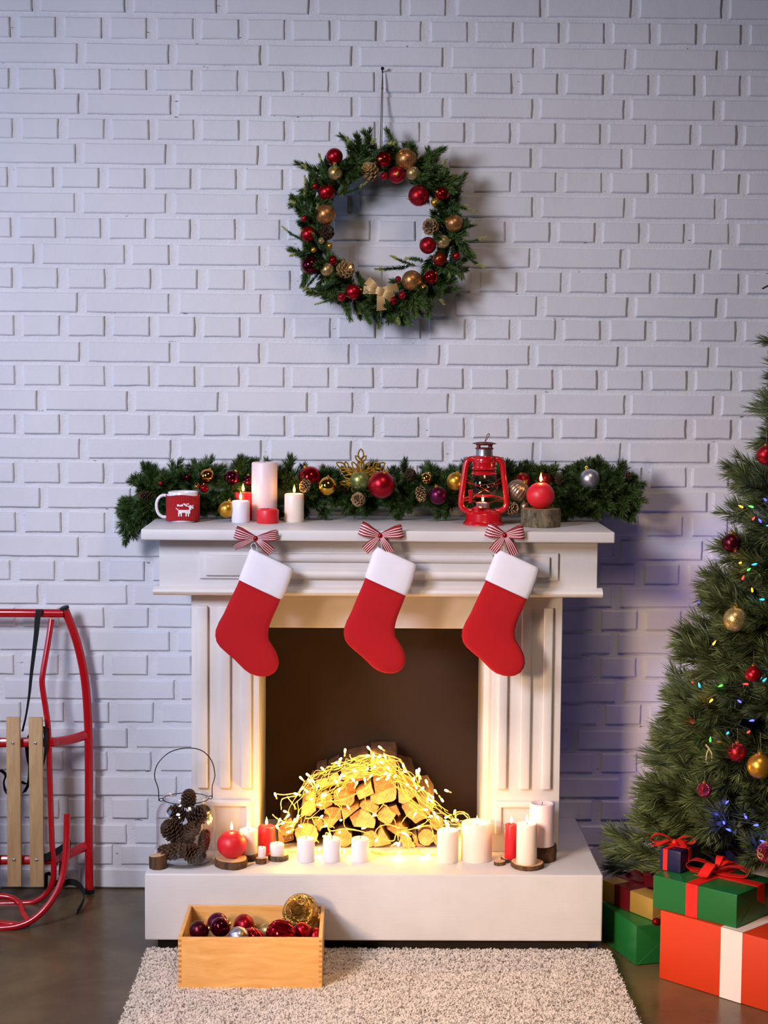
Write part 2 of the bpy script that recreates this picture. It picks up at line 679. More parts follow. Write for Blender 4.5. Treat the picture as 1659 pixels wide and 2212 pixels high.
def tag(o, label=None, cat=None, group=None, kind=None):
    if label: o['label'] = label
    if cat: o['category'] = cat
    if group: o['group'] = group
    if kind: o['kind'] = kind
    return o


def thing(name, label, cat, loc=(0, 0, 0), group=None):
    o = bpy.data.objects.new(name, None)
    o.empty_display_size = .02
    COL.objects.link(o)
    o.location = loc
    return tag(o, label, cat, group)


def obj(name, me, parent=None, loc=None, rot=None, label=None, world=False):
    """link a mesh; world=True: its vertices are in world coordinates and are shifted into the parent's frame"""
    o = bpy.data.objects.new(name, me)
    COL.objects.link(o)
    if parent:
        o.parent = parent
        if world:
            w = Vector((0, 0, 0))
            p = parent
            while p:
                w += p.location
                p = p.parent
            o.location = -w
    if loc is not None:
        o.location = loc
    if rot is not None:
        o.rotation_euler = rot
    if label:
        o['label'] = label
    return o


def bez(p0, p1, p2, p3, n=10):
    p0, p1, p2, p3 = map(Vector, (p0, p1, p2, p3))
    return [p0 * (1 - t) ** 3 + p1 * 3 * t * (1 - t) ** 2 + p2 * 3 * t * t * (1 - t) + p3 * t ** 3 for t in (i / n for i in range(n + 1))]


def smooth_path(pts, k=5, closed=False):
    """Catmull-Rom through points"""
    P = [Vector(p) for p in pts]
    m = len(P)
    out = []
    rng = range(m) if closed else range(m - 1)
    for i in rng:
        a = P[(i - 1) % m] if (closed or i > 0) else P[i] * 2 - P[i + 1]
        b, c = P[i], P[(i + 1) % m]
        d = P[(i + 2) % m] if (closed or i + 2 < m) else c * 2 - b
        for j in range(k):
            t = j / k
            out.append(.5 * ((2 * b) + (c - a) * t + (2 * a - 5 * b + 4 * c - d) * t * t + (3 * b - a - 3 * c + d) * t ** 3))
    if not closed:
        out.append(P[-1])
    return out


def rot_to(d, roll=0.0):
    q = Vector(d).normalized().to_track_quat('Z', 'Y')
    return (q.to_matrix() @ Matrix.Rotation(roll, 3, 'Z')).to_euler()


# ---------------------------------------------------------------- setting: wall with bricks, floor
R0 = random.Random(11)


def grid_mesh(name, xs, zs, yf, mat):
    nx, nz = len(xs), len(zs)
    v = [(x, yf(x, z), z) for z in zs for x in xs]
    f = [(j * nx + i, j * nx + i + 1, (j + 1) * nx + i + 1, (j + 1) * nx + i) for j in range(nz - 1) for i in range(nx - 1)]
    mb = MB()
    mb.add(v, f)
    return mb.mesh(name, mat, True, 80)


wall = obj('wall_back', grid_mesh('wall_back', list(np.arange(-3.2, 3.4, .022)), list(np.arange(-.02, 3.2, .022)),
                                 lambda x, z: .0085 + R0.uniform(-.0016, .0016), 'mortar'))
tag(wall, kind='structure')

BRICKS = [(2.5323,(1,1,1,1,1,1,1,1,0,1,1,1,1,1,1,1,1),[-1.9478,-1.6878,-1.4278,-1.1678,-0.9078,-0.6469,-0.3856,-0.124,0.1343,0.2708,0.5289,0.7873,1.0461,1.3061,1.5661,1.8261,2.0861]),(2.4607,(0,0,0,0,0,0,0,0,0,0,0,0,0,0,0,0,0,0,0,0,0,0,0,0,0,0,0,0,0,0),[-1.8734,-1.7444,-1.6154,-1.4864,-1.3574,-1.2284,-1.0994,-0.9704,-0.8413,-0.7121,-0.5828,-0.4534,-0.324,-0.1944,-0.0647,0.065,0.1949,0.3248,0.4549,0.585,0.7153,0.8456,0.976,1.1066,1.2356,1.3646,1.4936,1.6226,1.7516,1.8806]),(2.3891,(1,1,1,1,1,1,1,1,1,1,1,1,1,1,1,1),[-1.8227,-1.5627,-1.3027,-1.0427,-0.7827,-0.5236,-0.2641,-0.0043,0.2559,0.5166,0.7776,1.039,1.299,1.559,1.819,2.079]),(2.3173,(0,0,0,0,0,0,0,0,0,0,0,0,0,0,0,0,0,0,0,0,0,0,0,0,0,0,0,0,0,0),[-1.8779,-1.7489,-1.6199,-1.4909,-1.3619,-1.2329,-1.1039,-0.9749,-0.8455,-0.716,-0.5865,-0.4568,-0.327,-0.1971,-0.0672,0.0629,0.1931,0.3233,0.4537,0.5841,0.7147,0.8453,0.9761,1.1069,1.2359,1.3649,1.4939,1.6229,1.7519,1.8809]),(2.2479,(1,1,1,1,1,1,1,1,1,1,1,1,1,1,1,1),[-1.817,-1.557,-1.297,-1.037,-0.777,-0.5197,-0.2621,-0.0041,0.2543,0.5131,0.7722,1.0318,1.2918,1.5518,1.8118,2.0718]),(2.1783,(0,0,0,0,0,0,0,0,0,0,0,0,0,0,0,0,0,0,0,0,0,0,0,0,0,0,0,0,0,0),[-1.8674,-1.7384,-1.6094,-1.4804,-1.3514,-1.2224,-1.0934,-0.9644,-0.8362,-0.708,-0.5797,-0.4513,-0.3228,-0.1941,-0.0654,0.0634,0.1922,0.3212,0.4503,0.5795,0.7088,0.8381,0.9676,1.0971,1.2261,1.3551,1.4841,1.6131,1.7421,1.8711]),(2.1093,(1,1,1,1,1,1,1,1,1,1,1,1,1,1,1,1),[-1.8296,-1.5696,-1.3096,-1.0496,-0.7896,-0.5301,-0.2702,-0.0099,0.2508,0.5118,0.7733,1.0351,1.2951,1.5551,1.8151,2.0751]),(2.0407,(0,0,0,0,0,0,0,0,0,0,0,0,0,0,0,0,0,0,0,0,0,0,0,0,0,0,0,0,0),[-1.7547,-1.6257,-1.4967,-1.3677,-1.2387,-1.1097,-0.9807,-0.8507,-0.7207,-0.5905,-0.4602,-0.3299,-0.1994,-0.0688,0.0618,0.1926,0.3234,0.4544,0.5854,0.7165,0.8478,0.9791,1.1106,1.2396,1.3686,1.4976,1.6266,1.7556,1.8846]),(1.97,(1,1,1,1,1,1,1,1,1,1,1,1,1,1,1,1),[-1.8304,-1.5704,-1.3104,-1.0504,-0.7904,-0.5292,-0.2676,-0.0056,0.2568,0.5196,0.7828,1.0464,1.3064,1.5664,1.8264,2.0864]),(1.8988,(0,0,0,0,0,0,0,0,0,0,0,0,0,0,0,0,0,0,0,0,0,0,0,0,0,0,0,0,0,0),[-1.8784,-1.7494,-1.6204,-1.4914,-1.3624,-1.2334,-1.1044,-0.9754,-0.8474,-0.7192,-0.591,-0.4626,-0.3342,-0.2057,-0.077,0.0517,0.1805,0.3094,0.4384,0.5675,0.6967,0.826,0.9553,1.0848,1.2138,1.3428,1.4718,1.6008,1.7298,1.8588]),(1.8252,(1,1,1,1,1,0,1,1,1,1,1,1,1,1,1,1,1),[-1.9501,-1.6901,-1.4301,-1.1701,-0.9101,-0.6526,-0.5234,-0.2649,-0.0061,0.2532,0.5128,0.7728,1.0332,1.2932,1.5532,1.8132,2.0732]),(1.7563,(0,0,0,0,0,0,0,0,0,0,0,0,0,0,0,0,0,0,0,0,0,0,0,0,0,0,0,0,0,0),[-1.8731,-1.7441,-1.6151,-1.4861,-1.3571,-1.2281,-1.0991,-0.9701,-0.8371,-0.704,-0.5708,-0.4375,-0.3041,-0.1706,-0.0418,0.087,0.2159,0.3449,0.4741,0.6021,0.7302,0.8584,0.9867,1.1151,1.2441,1.3731,1.5021,1.6311,1.7601,1.8891]),(1.6875,(1,1,1,1,1,1,1,1,1,1,1,1,1,1,1,1),[-1.8255,-1.5655,-1.3055,-1.0455,-0.7855,-0.5186,-0.2513,0.0118,0.2752,0.5342,0.7935,1.0532,1.3132,1.5732,1.8332,2.0932]),(1.6207,(0,0,0,0,0,0,0,0,0,0,0,0,0,0,0,0,0,0,0,0,0,0,0,0,0,0,0,0,0,0),[-1.8697,-1.7407,-1.6117,-1.4827,-1.3537,-1.2247,-1.0957,-0.9667,-0.8375,-0.7082,-0.5788,-0.4494,-0.3198,-0.1901,-0.0604,0.0695,0.1994,0.3295,0.4596,0.5898,0.7202,0.8506,0.9811,1.1118,1.2408,1.3698,1.4988,1.6278,1.7568,1.8858]),(1.5464,(1,1,1,1,1,1,1,1,1,1,1,1,1,1,1,1),[-1.8216,-1.5616,-1.3016,-1.0416,-0.7816,-0.5237,-0.2655,-0.007,0.252,0.5113,0.7711,1.0312,1.2912,1.5512,1.8112,2.0712]),(1.4785,(0,0,0,0,0,0,0,0,0,0,0,0,0,0,0,0,0,0,0,0,0,0,0,0,0,0,0,0,0,0),[-1.8689,-1.7399,-1.6109,-1.4819,-1.3529,-1.2239,-1.0949,-0.9659,-0.8374,-0.7088,-0.5801,-0.4513,-0.3223,-0.1933,-0.0643,0.0649,0.1942,0.3236,0.4531,0.5827,0.7123,0.8421,0.972,1.1019,1.2309,1.3599,1.4889,1.6179,1.7469,1.8759]),(1.4066,(1,1,1,1,1,1,1,0,1,1,1,1,1,1,1,1,1),[-1.9435,-1.6835,-1.4235,-1.1635,-0.9035,-0.644,-0.3841,-0.1238,0.0218,0.2739,0.5315,0.7895,1.0479,1.3079,1.5679,1.8279,2.0879]),(1.3374,(0,0,0,0,0,0,0,0,0,0,0,0,0,0,0,0,0,0,0,0,1,0,1,1,1,1),[-1.8702,-1.7412,-1.6122,-1.4832,-1.3542,-1.2252,-1.0962,-0.9672,-0.838,-0.7087,-0.5794,-0.4499,-0.3203,-0.1907,-0.0609,0.0689,0.1989,0.3268,0.4549,0.5831,0.7123,0.9743,1.1021,1.3621,1.6221,1.8821]),(1.2681,(1,1,1,1,1,1,1,1,1,1,1,1,1,1,1,1),[-1.8207,-1.5607,-1.3007,-1.0407,-0.7807,-0.5189,-0.2567,0.0058,0.2687,0.5247,0.7811,1.0378,1.2978,1.5578,1.8178,2.0778]),(1.1976,(0,0,0,0,0,0,0,0,0,0,0,0,0,0,0,0,0,0,0,1,0,0,0,0,0,0,0,0,0),[-1.8727,-1.7437,-1.6147,-1.4857,-1.3567,-1.2277,-1.0987,-0.9697,-0.8406,-0.7114,-0.5822,-0.4528,-0.3233,-0.1937,-0.0641,0.0657,0.1956,0.3255,0.4556,0.5857,0.8464,0.9694,1.1015,1.2305,1.3595,1.4885,1.6175,1.7465,1.8755]),(1.1252,(1,1,1,1,1,1,1,1,0,1,1,1,1,1,1,1,1),[-1.9374,-1.6774,-1.4174,-1.1574,-0.8974,-0.6391,-0.3805,-0.1215,0.1379,0.2682,0.5226,0.7775,1.0327,1.2927,1.5527,1.8127,2.0727]),(1.0541,(0,0,0,0,0,0,0,0,0,0,0,0,0,0,0,0,0,0,0,0,0,0,0,0,0,0,0,0,0,0),[-1.87,-1.741,-1.612,-1.483,-1.354,-1.225,-1.096,-0.967,-0.8385,-0.7098,-0.5811,-0.4523,-0.3234,-0.1944,-0.0653,0.0639,0.1931,0.3225,0.452,0.5816,0.7112,0.841,0.9708,1.0998,1.2288,1.3578,1.4868,1.6158,1.7448,1.8738]),(0.9838,(1,1,1,1,1,1,1,1,1,1,1,1,1,1,1,1),[-1.8275,-1.5675,-1.3075,-1.0475,-0.7875,-0.5295,-0.271,-0.0122,0.247,0.5066,0.7666,1.0269,1.2869,1.5469,1.8069,2.0669]),(0.9133,(0,0,0,0,0,0,0,0,0,0,0,0,0,0,0,0,0,0,0,0,0,0,0,0,0,0,0,0,0),[-1.7583,-1.6293,-1.5003,-1.3713,-1.2423,-1.1133,-0.9843,-0.855,-0.7256,-0.5962,-0.4666,-0.3369,-0.2072,-0.0773,0.0526,0.1827,0.3128,0.443,0.5734,0.7038,0.8343,0.965,1.094,1.223,1.352,1.481,1.61,1.739,1.868]),(0.8444,(1,1,1,1,1,1,1,1,0,1,1,1,1,1,1,1,1),[-1.9465,-1.6865,-1.4265,-1.1665,-0.9065,-0.6504,-0.3939,-0.137,0.1202,0.2497,0.5081,0.7669,1.0261,1.2861,1.5461,1.8061,2.0661]),(0.7772,(0,0,0,0,0,0,0,0,0,0,0,0,0,0,0,0,0,0,0,0,0,0,0,0,0,0,0,0,0,0),[-1.8764,-1.7474,-1.6184,-1.4894,-1.3604,-1.2314,-1.1024,-0.9734,-0.8443,-0.7151,-0.5858,-0.4564,-0.3269,-0.1973,-0.0676,0.0622,0.1921,0.3221,0.4521,0.5823,0.7126,0.843,0.9734,1.1024,1.2314,1.3604,1.4894,1.6184,1.7474,1.8764]),(0.7079,(1,1,1,1,1,1,1,1,1,1,1,1,1,1,1,1),[-1.8219,-1.5619,-1.3019,-1.0419,-0.7819,-0.5256,-0.269,-0.012,0.2454,0.5032,0.7613,1.0198,1.2798,1.5398,1.7998,2.0598]),(0.6375,(0,0,0,0,0,0,0,0,0,0,0,0,0,0,0,0,0,0,0,0,0,0,0,0,0,0,0,0,0),[-1.75,-1.621,-1.492,-1.363,-1.234,-1.105,-0.976,-0.8467,-0.7173,-0.5878,-0.4582,-0.3285,-0.1987,-0.0688,0.0612,0.1913,0.3215,0.4518,0.5821,0.7126,0.8432,0.9738,1.1028,1.2318,1.3608,1.4898,1.6188,1.7478,1.8768]),(0.5647,(1,1,1,1,1,1,1,1,1,1,1,1,1,1,1,1),[-1.8105,-1.5505,-1.2905,-1.0305,-0.7726,-0.5143,-0.2556,0.0035,0.2629,0.5227,0.783,1.0436,1.3036,1.5636,1.8236,2.0836]),(0.4976,(0,0,0,0,0,0,0,0,0,0,0,0,0,0,0,0,0,0,0,0,0,0,0,0,0,0,0,0,0,0),[-1.8627,-1.7337,-1.6047,-1.4757,-1.3467,-1.2177,-1.0887,-0.9597,-0.8304,-0.7009,-0.5714,-0.4418,-0.312,-0.1822,-0.0523,0.0778,0.2079,0.3381,0.4684,0.5988,0.7293,0.8599,0.9906,1.1196,1.2486,1.3776,1.5066,1.6356,1.7646,1.8936]),(0.4228,(1,1,1,1,1,1,1,1,1,1,1,1,1,1,1,1),[-1.9477,-1.6877,-1.4277,-1.1677,-0.9077,-0.6491,-0.3902,-0.1308,0.1289,0.3891,0.6496,0.9105,1.1705,1.4305,1.6905,1.9505]),(0.3534,(0,0,0,0,0,0,0,0,0,0,0,0,0,0,0,0,0,0,0,0,0,0,0,0,0,0,0,0,0,0),[-1.868,-1.739,-1.61,-1.481,-1.352,-1.223,-1.094,-0.965,-0.836,-0.7069,-0.5777,-0.4484,-0.319,-0.1895,-0.0599,0.0698,0.1995,0.3294,0.4594,0.5894,0.7196,0.8499,0.9802,1.1092,1.2382,1.3672,1.4962,1.6252,1.7542,1.8832]),(0.279,(1,1,1,1,1,1,1,1,1,1,1,1,1,1,1,1),[-1.8054,-1.5454,-1.2854,-1.0254,-0.7654,-0.5052,-0.2446,0.0163,0.2776,0.5394,0.8015,1.064,1.324,1.584,1.844,2.104]),(0.2113,(0,0,0,0,0,0,0,0,0,0,0,0,0,0,0,0,0,0,0,0,0,0,0,0,0,0,0,0,0),[-1.7511,-1.6221,-1.4931,-1.3641,-1.2351,-1.1061,-0.9771,-0.847,-0.7169,-0.5867,-0.4564,-0.326,-0.1955,-0.0649,0.0658,0.1966,0.3275,0.4585,0.5896,0.7207,0.852,0.9834,1.1124,1.2414,1.3704,1.4994,1.6284,1.7574,1.8864]),(0.1351,(1,1,1,1,1,1,1,1,1,1,1,1,1,1,1,1),[-1.95,-1.69,-1.43,-1.17,-0.91,-0.6492,-0.3881,-0.1266,0.1354,0.3977,0.6604,0.9234,1.1834,1.4434,1.7034,1.9634]),(0.072,(0,0,0,0,0,0,0,0,0,0,0,0,0,0,0,0,0,0,0,0,0,0,0,0,0,0,0,0,0,0),[-1.8514,-1.7224,-1.5934,-1.4644,-1.3354,-1.2064,-1.0774,-0.9484,-0.8201,-0.6917,-0.5631,-0.4345,-0.3058,-0.177,-0.0481,0.0809,0.21,0.3392,0.4685,0.5978,0.7273,0.8569,0.9865,1.1155,1.2445,1.3735,1.5025,1.6315,1.7605,1.8895]),(0.0017,(1,1,1,1,1,1,1,1,1,1,1,1,1,1,1,1),[-1.8286,-1.5686,-1.3086,-1.0486,-0.7886,-0.5281,-0.2672,-0.006,0.2557,0.5178,0.7802,1.0431,1.3031,1.5631,1.8231,2.0831])]


def brick_mesh(w, h, seed):
    rr = random.Random(seed)
    j = lambda a: rr.uniform(-a, a)
    P = [(-w / 2, -h / 2), (-w / 6, -h / 2), (w / 6, -h / 2), (w / 2, -h / 2), (w / 2, 0), (w / 2, h / 2), (w / 6, h / 2), (-w / 6, h / 2), (-w / 2, h / 2), (-w / 2, 0)]
    P = [(x + j(.0009), z + j(.0010)) for x, z in P]
    n = len(P)
    v = []
    for ins, y in ((0, .006), (.0008, -.0052), (.0040, -.0078)):
        for x, z in P:
            sx = (abs(x) - ins) / abs(x) if abs(x) > w / 3 else 1
            sz = (abs(z) - ins) / abs(z) if abs(z) > h / 3 else 1
            v.append((x * sx, y, z * sz))
    f = []
    for a in range(2):
        for k in range(n):
            k2 = (k + 1) % n
            f.append((a * n + k, a * n + k2, (a + 1) * n + k2, (a + 1) * n + k))
    f.append(tuple(2 * n + k for k in range(n)))
    mb = MB()
    mb.add(v, f)
    return mb


SW, HW, BH = .2345, .1035, .0578
S_ME = [brick_mesh(SW, BH, k).mesh('brick', 'brick', True, 30) for k in range(6)]
H_ME = [brick_mesh(HW, BH, k + 50).mesh('brick', 'brick', True, 30) for k in range(6)]
rows = list(BRICKS)
z_top = rows[0][0]
for k in range(1, 6):       # courses above the picture
    src = rows[-35 - k] if False else BRICKS[k % 2 + 1]
    rows.append((z_top + .0705 * k, src[1], src[2]))
cand = []
for z, t, xs in rows:
    for c, x in zip(t, xs):
        w = SW if c else HW
        cand.append((x + w / 2, z + BH / 2, c))


def in_view(x, z):
    if not (-1.16 < x < 1.24 and -.01 < z < 2.6): return -1
    s = 1
    if -.57 < x < .66 and z < 1.22: s = -1                       # behind the fireplace
    if math.hypot((x - .057), (z - 1.918)) < .24: s *= .5         # behind the wreath
    if x > .95 and z < 1.25: s *= .2                              # behind the tree
    return s


cand.sort(key=lambda c: -in_view(c[0], c[1]) * (2.2 if c[2] else 1))
rest = MB()
for i, (x, z, c) in enumerate(cand):
    ex = .0012 * R0.uniform(-1, 1)
    yy = -.0005 + R0.uniform(-.0012, .0014)
    sc = (1 + R0.uniform(-.015, .015), 1, 1 + R0.uniform(-.02, .02))
    if i < 300:
        o = obj('brick', R0.choice(S_ME if c else H_ME), wall, (x + ex, yy + .009, z))
        o.rotation_euler = (R0.uniform(-.006, .006), R0.uniform(-.004, .004), R0.uniform(-.006, .006))
        o.scale = sc
    else:
        mb = brick_mesh(SW if c else HW, BH, i + 100)
        rest.add([(p[0] * sc[0] + x + ex, p[1] + yy + .009, p[2] * sc[2] + z) for p in mb.v], mb.f)
tag(obj('brickwork', rest.mesh('brickwork', 'brick', True, 30), wall), kind='stuff')

fl = obj('floor', MB().add([(-3.2, -5.6, 0), (3.4, -5.6, 0), (3.4, .02, 0), (-3.2, .02, 0)], [(0, 1, 2, 3)]).mesh('floor', 'floor', False))
tag(fl, kind='structure')

# ---------------------------------------------------------------- hearth plinth and fireplace surround
HZ, MZ = .2198, 1.110
hearth = thing('hearth_plinth', 'long white painted plinth under the fireplace carrying the lower row of candles', 'plinth', (.048, -.29, 0))
obj('slab', MB().bbox(-.5495, .6453, -.587, -.002, .0426, HZ, .005).mesh('slab', 'paint', True, 60), hearth, world=True)
obj('recessed_base', MB().box(-.52, .615, -.545, -.02, 0, .0426).mesh('recessed_base', 'dark', False), hearth, world=True)

fp = thing('fireplace', 'white wooden fireplace surround with moulded frieze and fluted pilasters against brick wall', 'fireplace', (.05, -.2, HZ))
CY = -.368                      # front of the pilasters
mb = MB().bbox(-.568, .6732, -.493, -.004, 1.0815, MZ, .004)
obj('mantel_shelf', mb.mesh('mantel_shelf', 'paint', True, 60), fp, world=True)
obj('frieze', MB().bbox(-.529, .639, -.418, -.006, .945, 1.0812, .002).mesh('frieze', 'paint', True, 60), fp, world=True)
# cornice bead under the frieze: half round nose
prof = [(y + .032, z - .0035) for y, z in ((-.43, .932), (-.458, .932), (-.466, .936), (-.469, .942), (-.466, .949), (-.458, .953), (-.452, .956), (-.43, .956))]
v = [(x, y, z) for x in (-.5435, .6525) for y, z in prof]
n = len(prof)
f = [(k, (k + 1) % n, n + (k + 1) % n, n + k) for k in range(n)] + [tuple(range(n - 1, -1, -1)), tuple(range(n, 2 * n))]
mb = MB().add(v, f).box(-.5435, .6525, -.3985, -.008, .9285, .944)
obj('cornice', mb.mesh('cornice', 'paint', True, 40), fp, world=True)
# raised panel mouldings on the frieze
FX0, FX1, FZ0, FZ1 = -0.4222, 0.5343, 0.9727, 1.0469
mb = MB().bbox(FX0, FX1, -.425, -.417, FZ0, FZ1, .003)
obj('frieze_panel', mb.mesh('frieze_panel', 'paint', True, 60), fp, world=True)
FA, FB = -0.2806, 0.3576
FC, FD = -0.4057, 0.5105
for x0, x1 in ((FC, FA - .006), (FB + .006, FD)):
    obj('raised_block', MB().bbox(x0, x1, -.4325, -.423, FZ0 + .009, FZ1 - .010, .003).mesh('raised_block', 'paint', True, 60), fp, world=True)
for z in (FZ0 + .0135, FZ1 - .016):
    obj('half_round_moulding', MB().tube([(FA, -.425, z), (FB, -.425, z)], .0125, 16).mesh('half_round_moulding', 'paint', True, 60), fp, world=True)
# pilasters
PIL = ((-0.4489,-0.2656,(-0.4339,-0.4039,-0.3738,-0.3432,-0.315,-0.2862)),(0.3662,0.5536,(0.3813,0.4077,0.4423,0.4706,0.502,0.5284)))
for x0, x1, fx in PIL:
    p = obj('pilaster', MB().bbox(x0, x1, CY, -.006, HZ, .929, .002).mesh('pilaster', 'paint', True, 60), fp, world=True)
    for k in range(3):
        obj('flute', MB().bbox(fx[2 * k], fx[2 * k + 1], CY - .012, CY + .002, 0.3947, 0.8931, .004).mesh('flute', 'paint', True, 60), p, world=True)
    a, b = x0 + .012, x1 - .018
    za, zb = 0.2691, 0.3614
    mb = MB()
    for bx in ((a, b, zb - .018, zb), (a, a + .018, za, zb - .016), (b - .018, b, za, zb - .016)):
        mb.bbox(bx[0], bx[1], CY - .009, CY + .002, bx[2], bx[3], .004)
    obj('base_panel_frame', mb.mesh('base_panel_frame', 'paint', True, 60), p, world=True)
obj('lintel', MB().bbox(PIL[0][1] - .001, PIL[1][0] + .001, -.25, -.006, 0.8164, .929, .002).mesh('lintel', 'paint', True, 60), fp, world=True)
obj('back_board', MB().box(PIL[0][1] + .0005, PIL[1][0] - .0145, -.034, -.008, HZ + .001, .86).mesh('back_board', 'board', False), fp, world=True)
obj('jamb_lining', MB().bbox(PIL[1][0] - .0145, PIL[1][0] + .0002, -.25, -.007, HZ, .82, .001).mesh('jamb_lining', 'paint', True, 60), fp, world=True)

# ---------------------------------------------------------------- candles, wood slices
RC = random.Random(5)


def wood_slice(x, y, z, r, h, label, group=None, side='bark', top='slice', name='wood_slice', tilt=None):
    ph = [RC.uniform(0, 6.3) for _ in range(4)]
    w = lambda a, zz: 1 + .035 * sin(2 * a + ph[0]) + .03 * sin(3 * a + ph[1]) + .018 * sin(7 * a + ph[2])
    o = thing(name, label, 'wood slice' if name == 'wood_slice' else 'wood stump', (x, y, z), group)
    bk = MB().lathe([(r * .98, 0), (r * 1.0, h * .15), (r * 1.01, h * .5), (r, h * .85), (r * .975, h - .0006)], 36, wob=lambda a, zz: w(a, zz) * (1 + .02 * sin(17 * a + ph[3] + zz * 90) + .015 * sin(29 * a)))
    b = obj('bark', bk.mesh('bark', side, True, 60), o)
    t = MB().lathe([(r * .05, h), (r * .5, h), (r * .93, h), (r * .95, h - .0012)], 36, wob=w)
    c = obj('cut_face', t.mesh('cut_face', top, True, 50), o)
    if tilt:
        o.rotation_euler = tilt
    return o


def flame(parent, z, s=1.0, watts=.9, x=0, y=0):
    prof = [(1e-5, 0), (.0022, .002), (.0036, .006), (.0036, .009), (.0027, .014), (.0014, .019), (1e-5, .024)]
    me = MB().lathe([(a * s, b * s) for a, b in prof], 12, cap=False).mesh('flame', 'flame')
    obj('flame', me, parent, (x, y, z))
    w = parent.matrix_basis.translation
    light('flame_light', 'POINT', (w.x + x, w.y + y, w.z + z + .012), watts, (1.0, .50, .17), .006, parent=parent)


def candle(x, y, z, r, h, mat, label, lit=True, group=None, watts=.10, dip=.004, name='pillar_candle', lean=0):
    o = thing(name, label, 'candle', (x, y, z), group)
    b = min(.004, r * .2)
    prof = [(r - .001, 0), (r, .0015), (r, h - b), (r - b * .35, h - b * .3), (r - b, h), (r - b * 1.8, h - .0008), (r * .6, h - dip), (r * .15, h - dip * 1.1), (1e-5, h - dip * 1.1)]
    obj('wax', MB().lathe(prof, 40, cap=True).mesh('wax', mat, True, 50), o)
    wk = smooth_path([(0, 0, h - dip * 1.3), (.0004, 0, h - dip + .004), (.0016, .0004, h - dip + .008)], 3)
    obj('wick', MB().tube(wk, .0009, 6).mesh('wick', 'wick'), o)
    if lean:
        o.rotation_euler = (0, lean, 0)
    if lit:
        flame(o, h - dip + .005, 1.0, watts)
    return o


def ball_candle(x, y, z, r, label, watts=.10):
    o = thing('ball_candle', label, 'candle', (x, y, z))
    prof = []
    for i in range(19):
        a = -pi / 2 + pi * i / 18
        zz = r * .94 * sin(a)
        prof.append((max(1e-5, r * cos(a)), zz + r * .90))
    prof = [(p[0], max(0, p[1])) for p in prof]
    prof[-2] = (prof[-2][0], prof[-3][1] + .0008)
    prof[-1] = (1e-5, prof[-3][1] - .001)
    obj('wax', MB().lathe(prof, 40, cap=True).mesh('wax', 'redwax', True, 50), o)
    zt = prof[-1][1]
    obj('wick', MB().tube([(0, 0, zt - .002), (0, 0, zt + .007)], .0009, 6).mesh('wick', 'wick'), o)
    flame(o, zt + .004, 1.05, watts)
    return o


# slices on the hearth
SL = dict(
    ball=(-0.3292,-0.5103,0.2198,0.0445,0.0108), white=(-0.2866,-0.4487,0.2198,0.028,0.0084), stub=(-0.2522,-0.4877,0.2198,0.0145,0.0146),
    small=(-0.2096,-0.451,0.2198,0.0268,0.0094), tiny=(0.3819,-0.4912,0.2198,0.0154,0.0081), red=(0.413,-0.4503,0.2198,0.0256,0.0028),
    cream=(0.4542,-0.5079,0.2198,0.0451,-0.0006), stump=(0.4971,-0.4447,0.2198,0.039,0.0358))
HH = dict(ball=.021, white=.019, stub=.016, small=.015, tiny=.010, red=.010, cream=.013, stump=.045)
LB = dict(
    ball='thick bark-edged wood slice under the red ball candle beside the pine cone jar',
    white='wood slice under the lit white candle just behind the red ball candle',
    stub='tiny pale wood slice under the short thin candle stub',
    small='bark-edged wood slice under the low white unlit candle left of the votives',
    tiny='tiny bare wood slice lying on the hearth right of the widest candle',
    red='thin pale wood slice under the slim red candle at the right of the hearth',
    cream='wide flat wood slice with brown bark under the cream candle at right front',
    stump='short dark wood stump under the tall pale candle by the right pilaster')
for k, (x, y, z, r, h) in SL.items():
    wood_slice(x, y, z, r, HH[k], LB[k], side='barkgrey' if k == 'small' else 'bark', top='slicedark' if k in ('white', 'stump') else 'slice', name='wood_stump' if k == 'stump' else 'wood_slice')
sx, sy = -0.5202, -.535
o = wood_slice(sx, sy, HZ, .0225, .036, 'small sawn wood stump with slanted pale top at the left front edge of the hearth', name='wood_stump')
for c in o.children:
    for p in c.data.vertices:
        if p.co.z > .02:
            p.co.z += p.co.x * .16

x, y, z, r, h = SL['ball']
ball_candle(x, y + .004, HZ + HH['ball'], 0.0391, 'lit red ball candle on a thick wood slice on the hearth')


def on(key, x0, x1, yt, extra=0.0):
    pass


def stand(d, mat, label, lit=True, z=None, dy=0, **kw):
    x, y, zz, r, h = d
    if z is not None:
        h = h - (z - zz)
        zz = z
    return candle(x, y + dy, zz, r, h, mat, label, lit, **kw)


x, y = SL['white'][:2]
stand((-0.2886,-0.4572,0.2388,0.0243,0.065), 'ivory', 'lit white candle on a wood slice behind the red ball candle on the hearth')
stand((-0.2427,-0.4003,0.2198,0.0228,0.0791), 'redwax', 'lit red pillar candle on the hearth left of the fairy lights', watts=.11)
stand((-0.251,-0.4865,0.2358,0.0103,0.0284), 'white', 'short thin white candle stub, unlit, on a tiny wood slice', False, lean=.04, dip=.002, name='candle_stub')
stand((-0.2122,-0.4561,0.2348,0.0192,0.0312), 'white', 'low white unlit candle on a bark-edged wood slice right of the red pillar', False, dip=.002)
for lb, d in (('leftmost', (-0.1342,-0.4627,0.2198,0.0237,0.0628)), ('middle', (-0.0649,-0.4617,0.2198,0.0237,0.0629)), ('rightmost', (0.0107,-0.4607,0.2198,0.0237,0.0629))):
    stand(d, 'white', lb + ' of the three unlit white votive candles in front of the firewood', False, group='unlit white votive candles', dip=.0025, name='votive_candle')
stand((0.2453,-0.4624,0.2198,0.0288,0.0864), 'ivory', 'lit ivory pillar candle just left of the widest candle on the hearth')
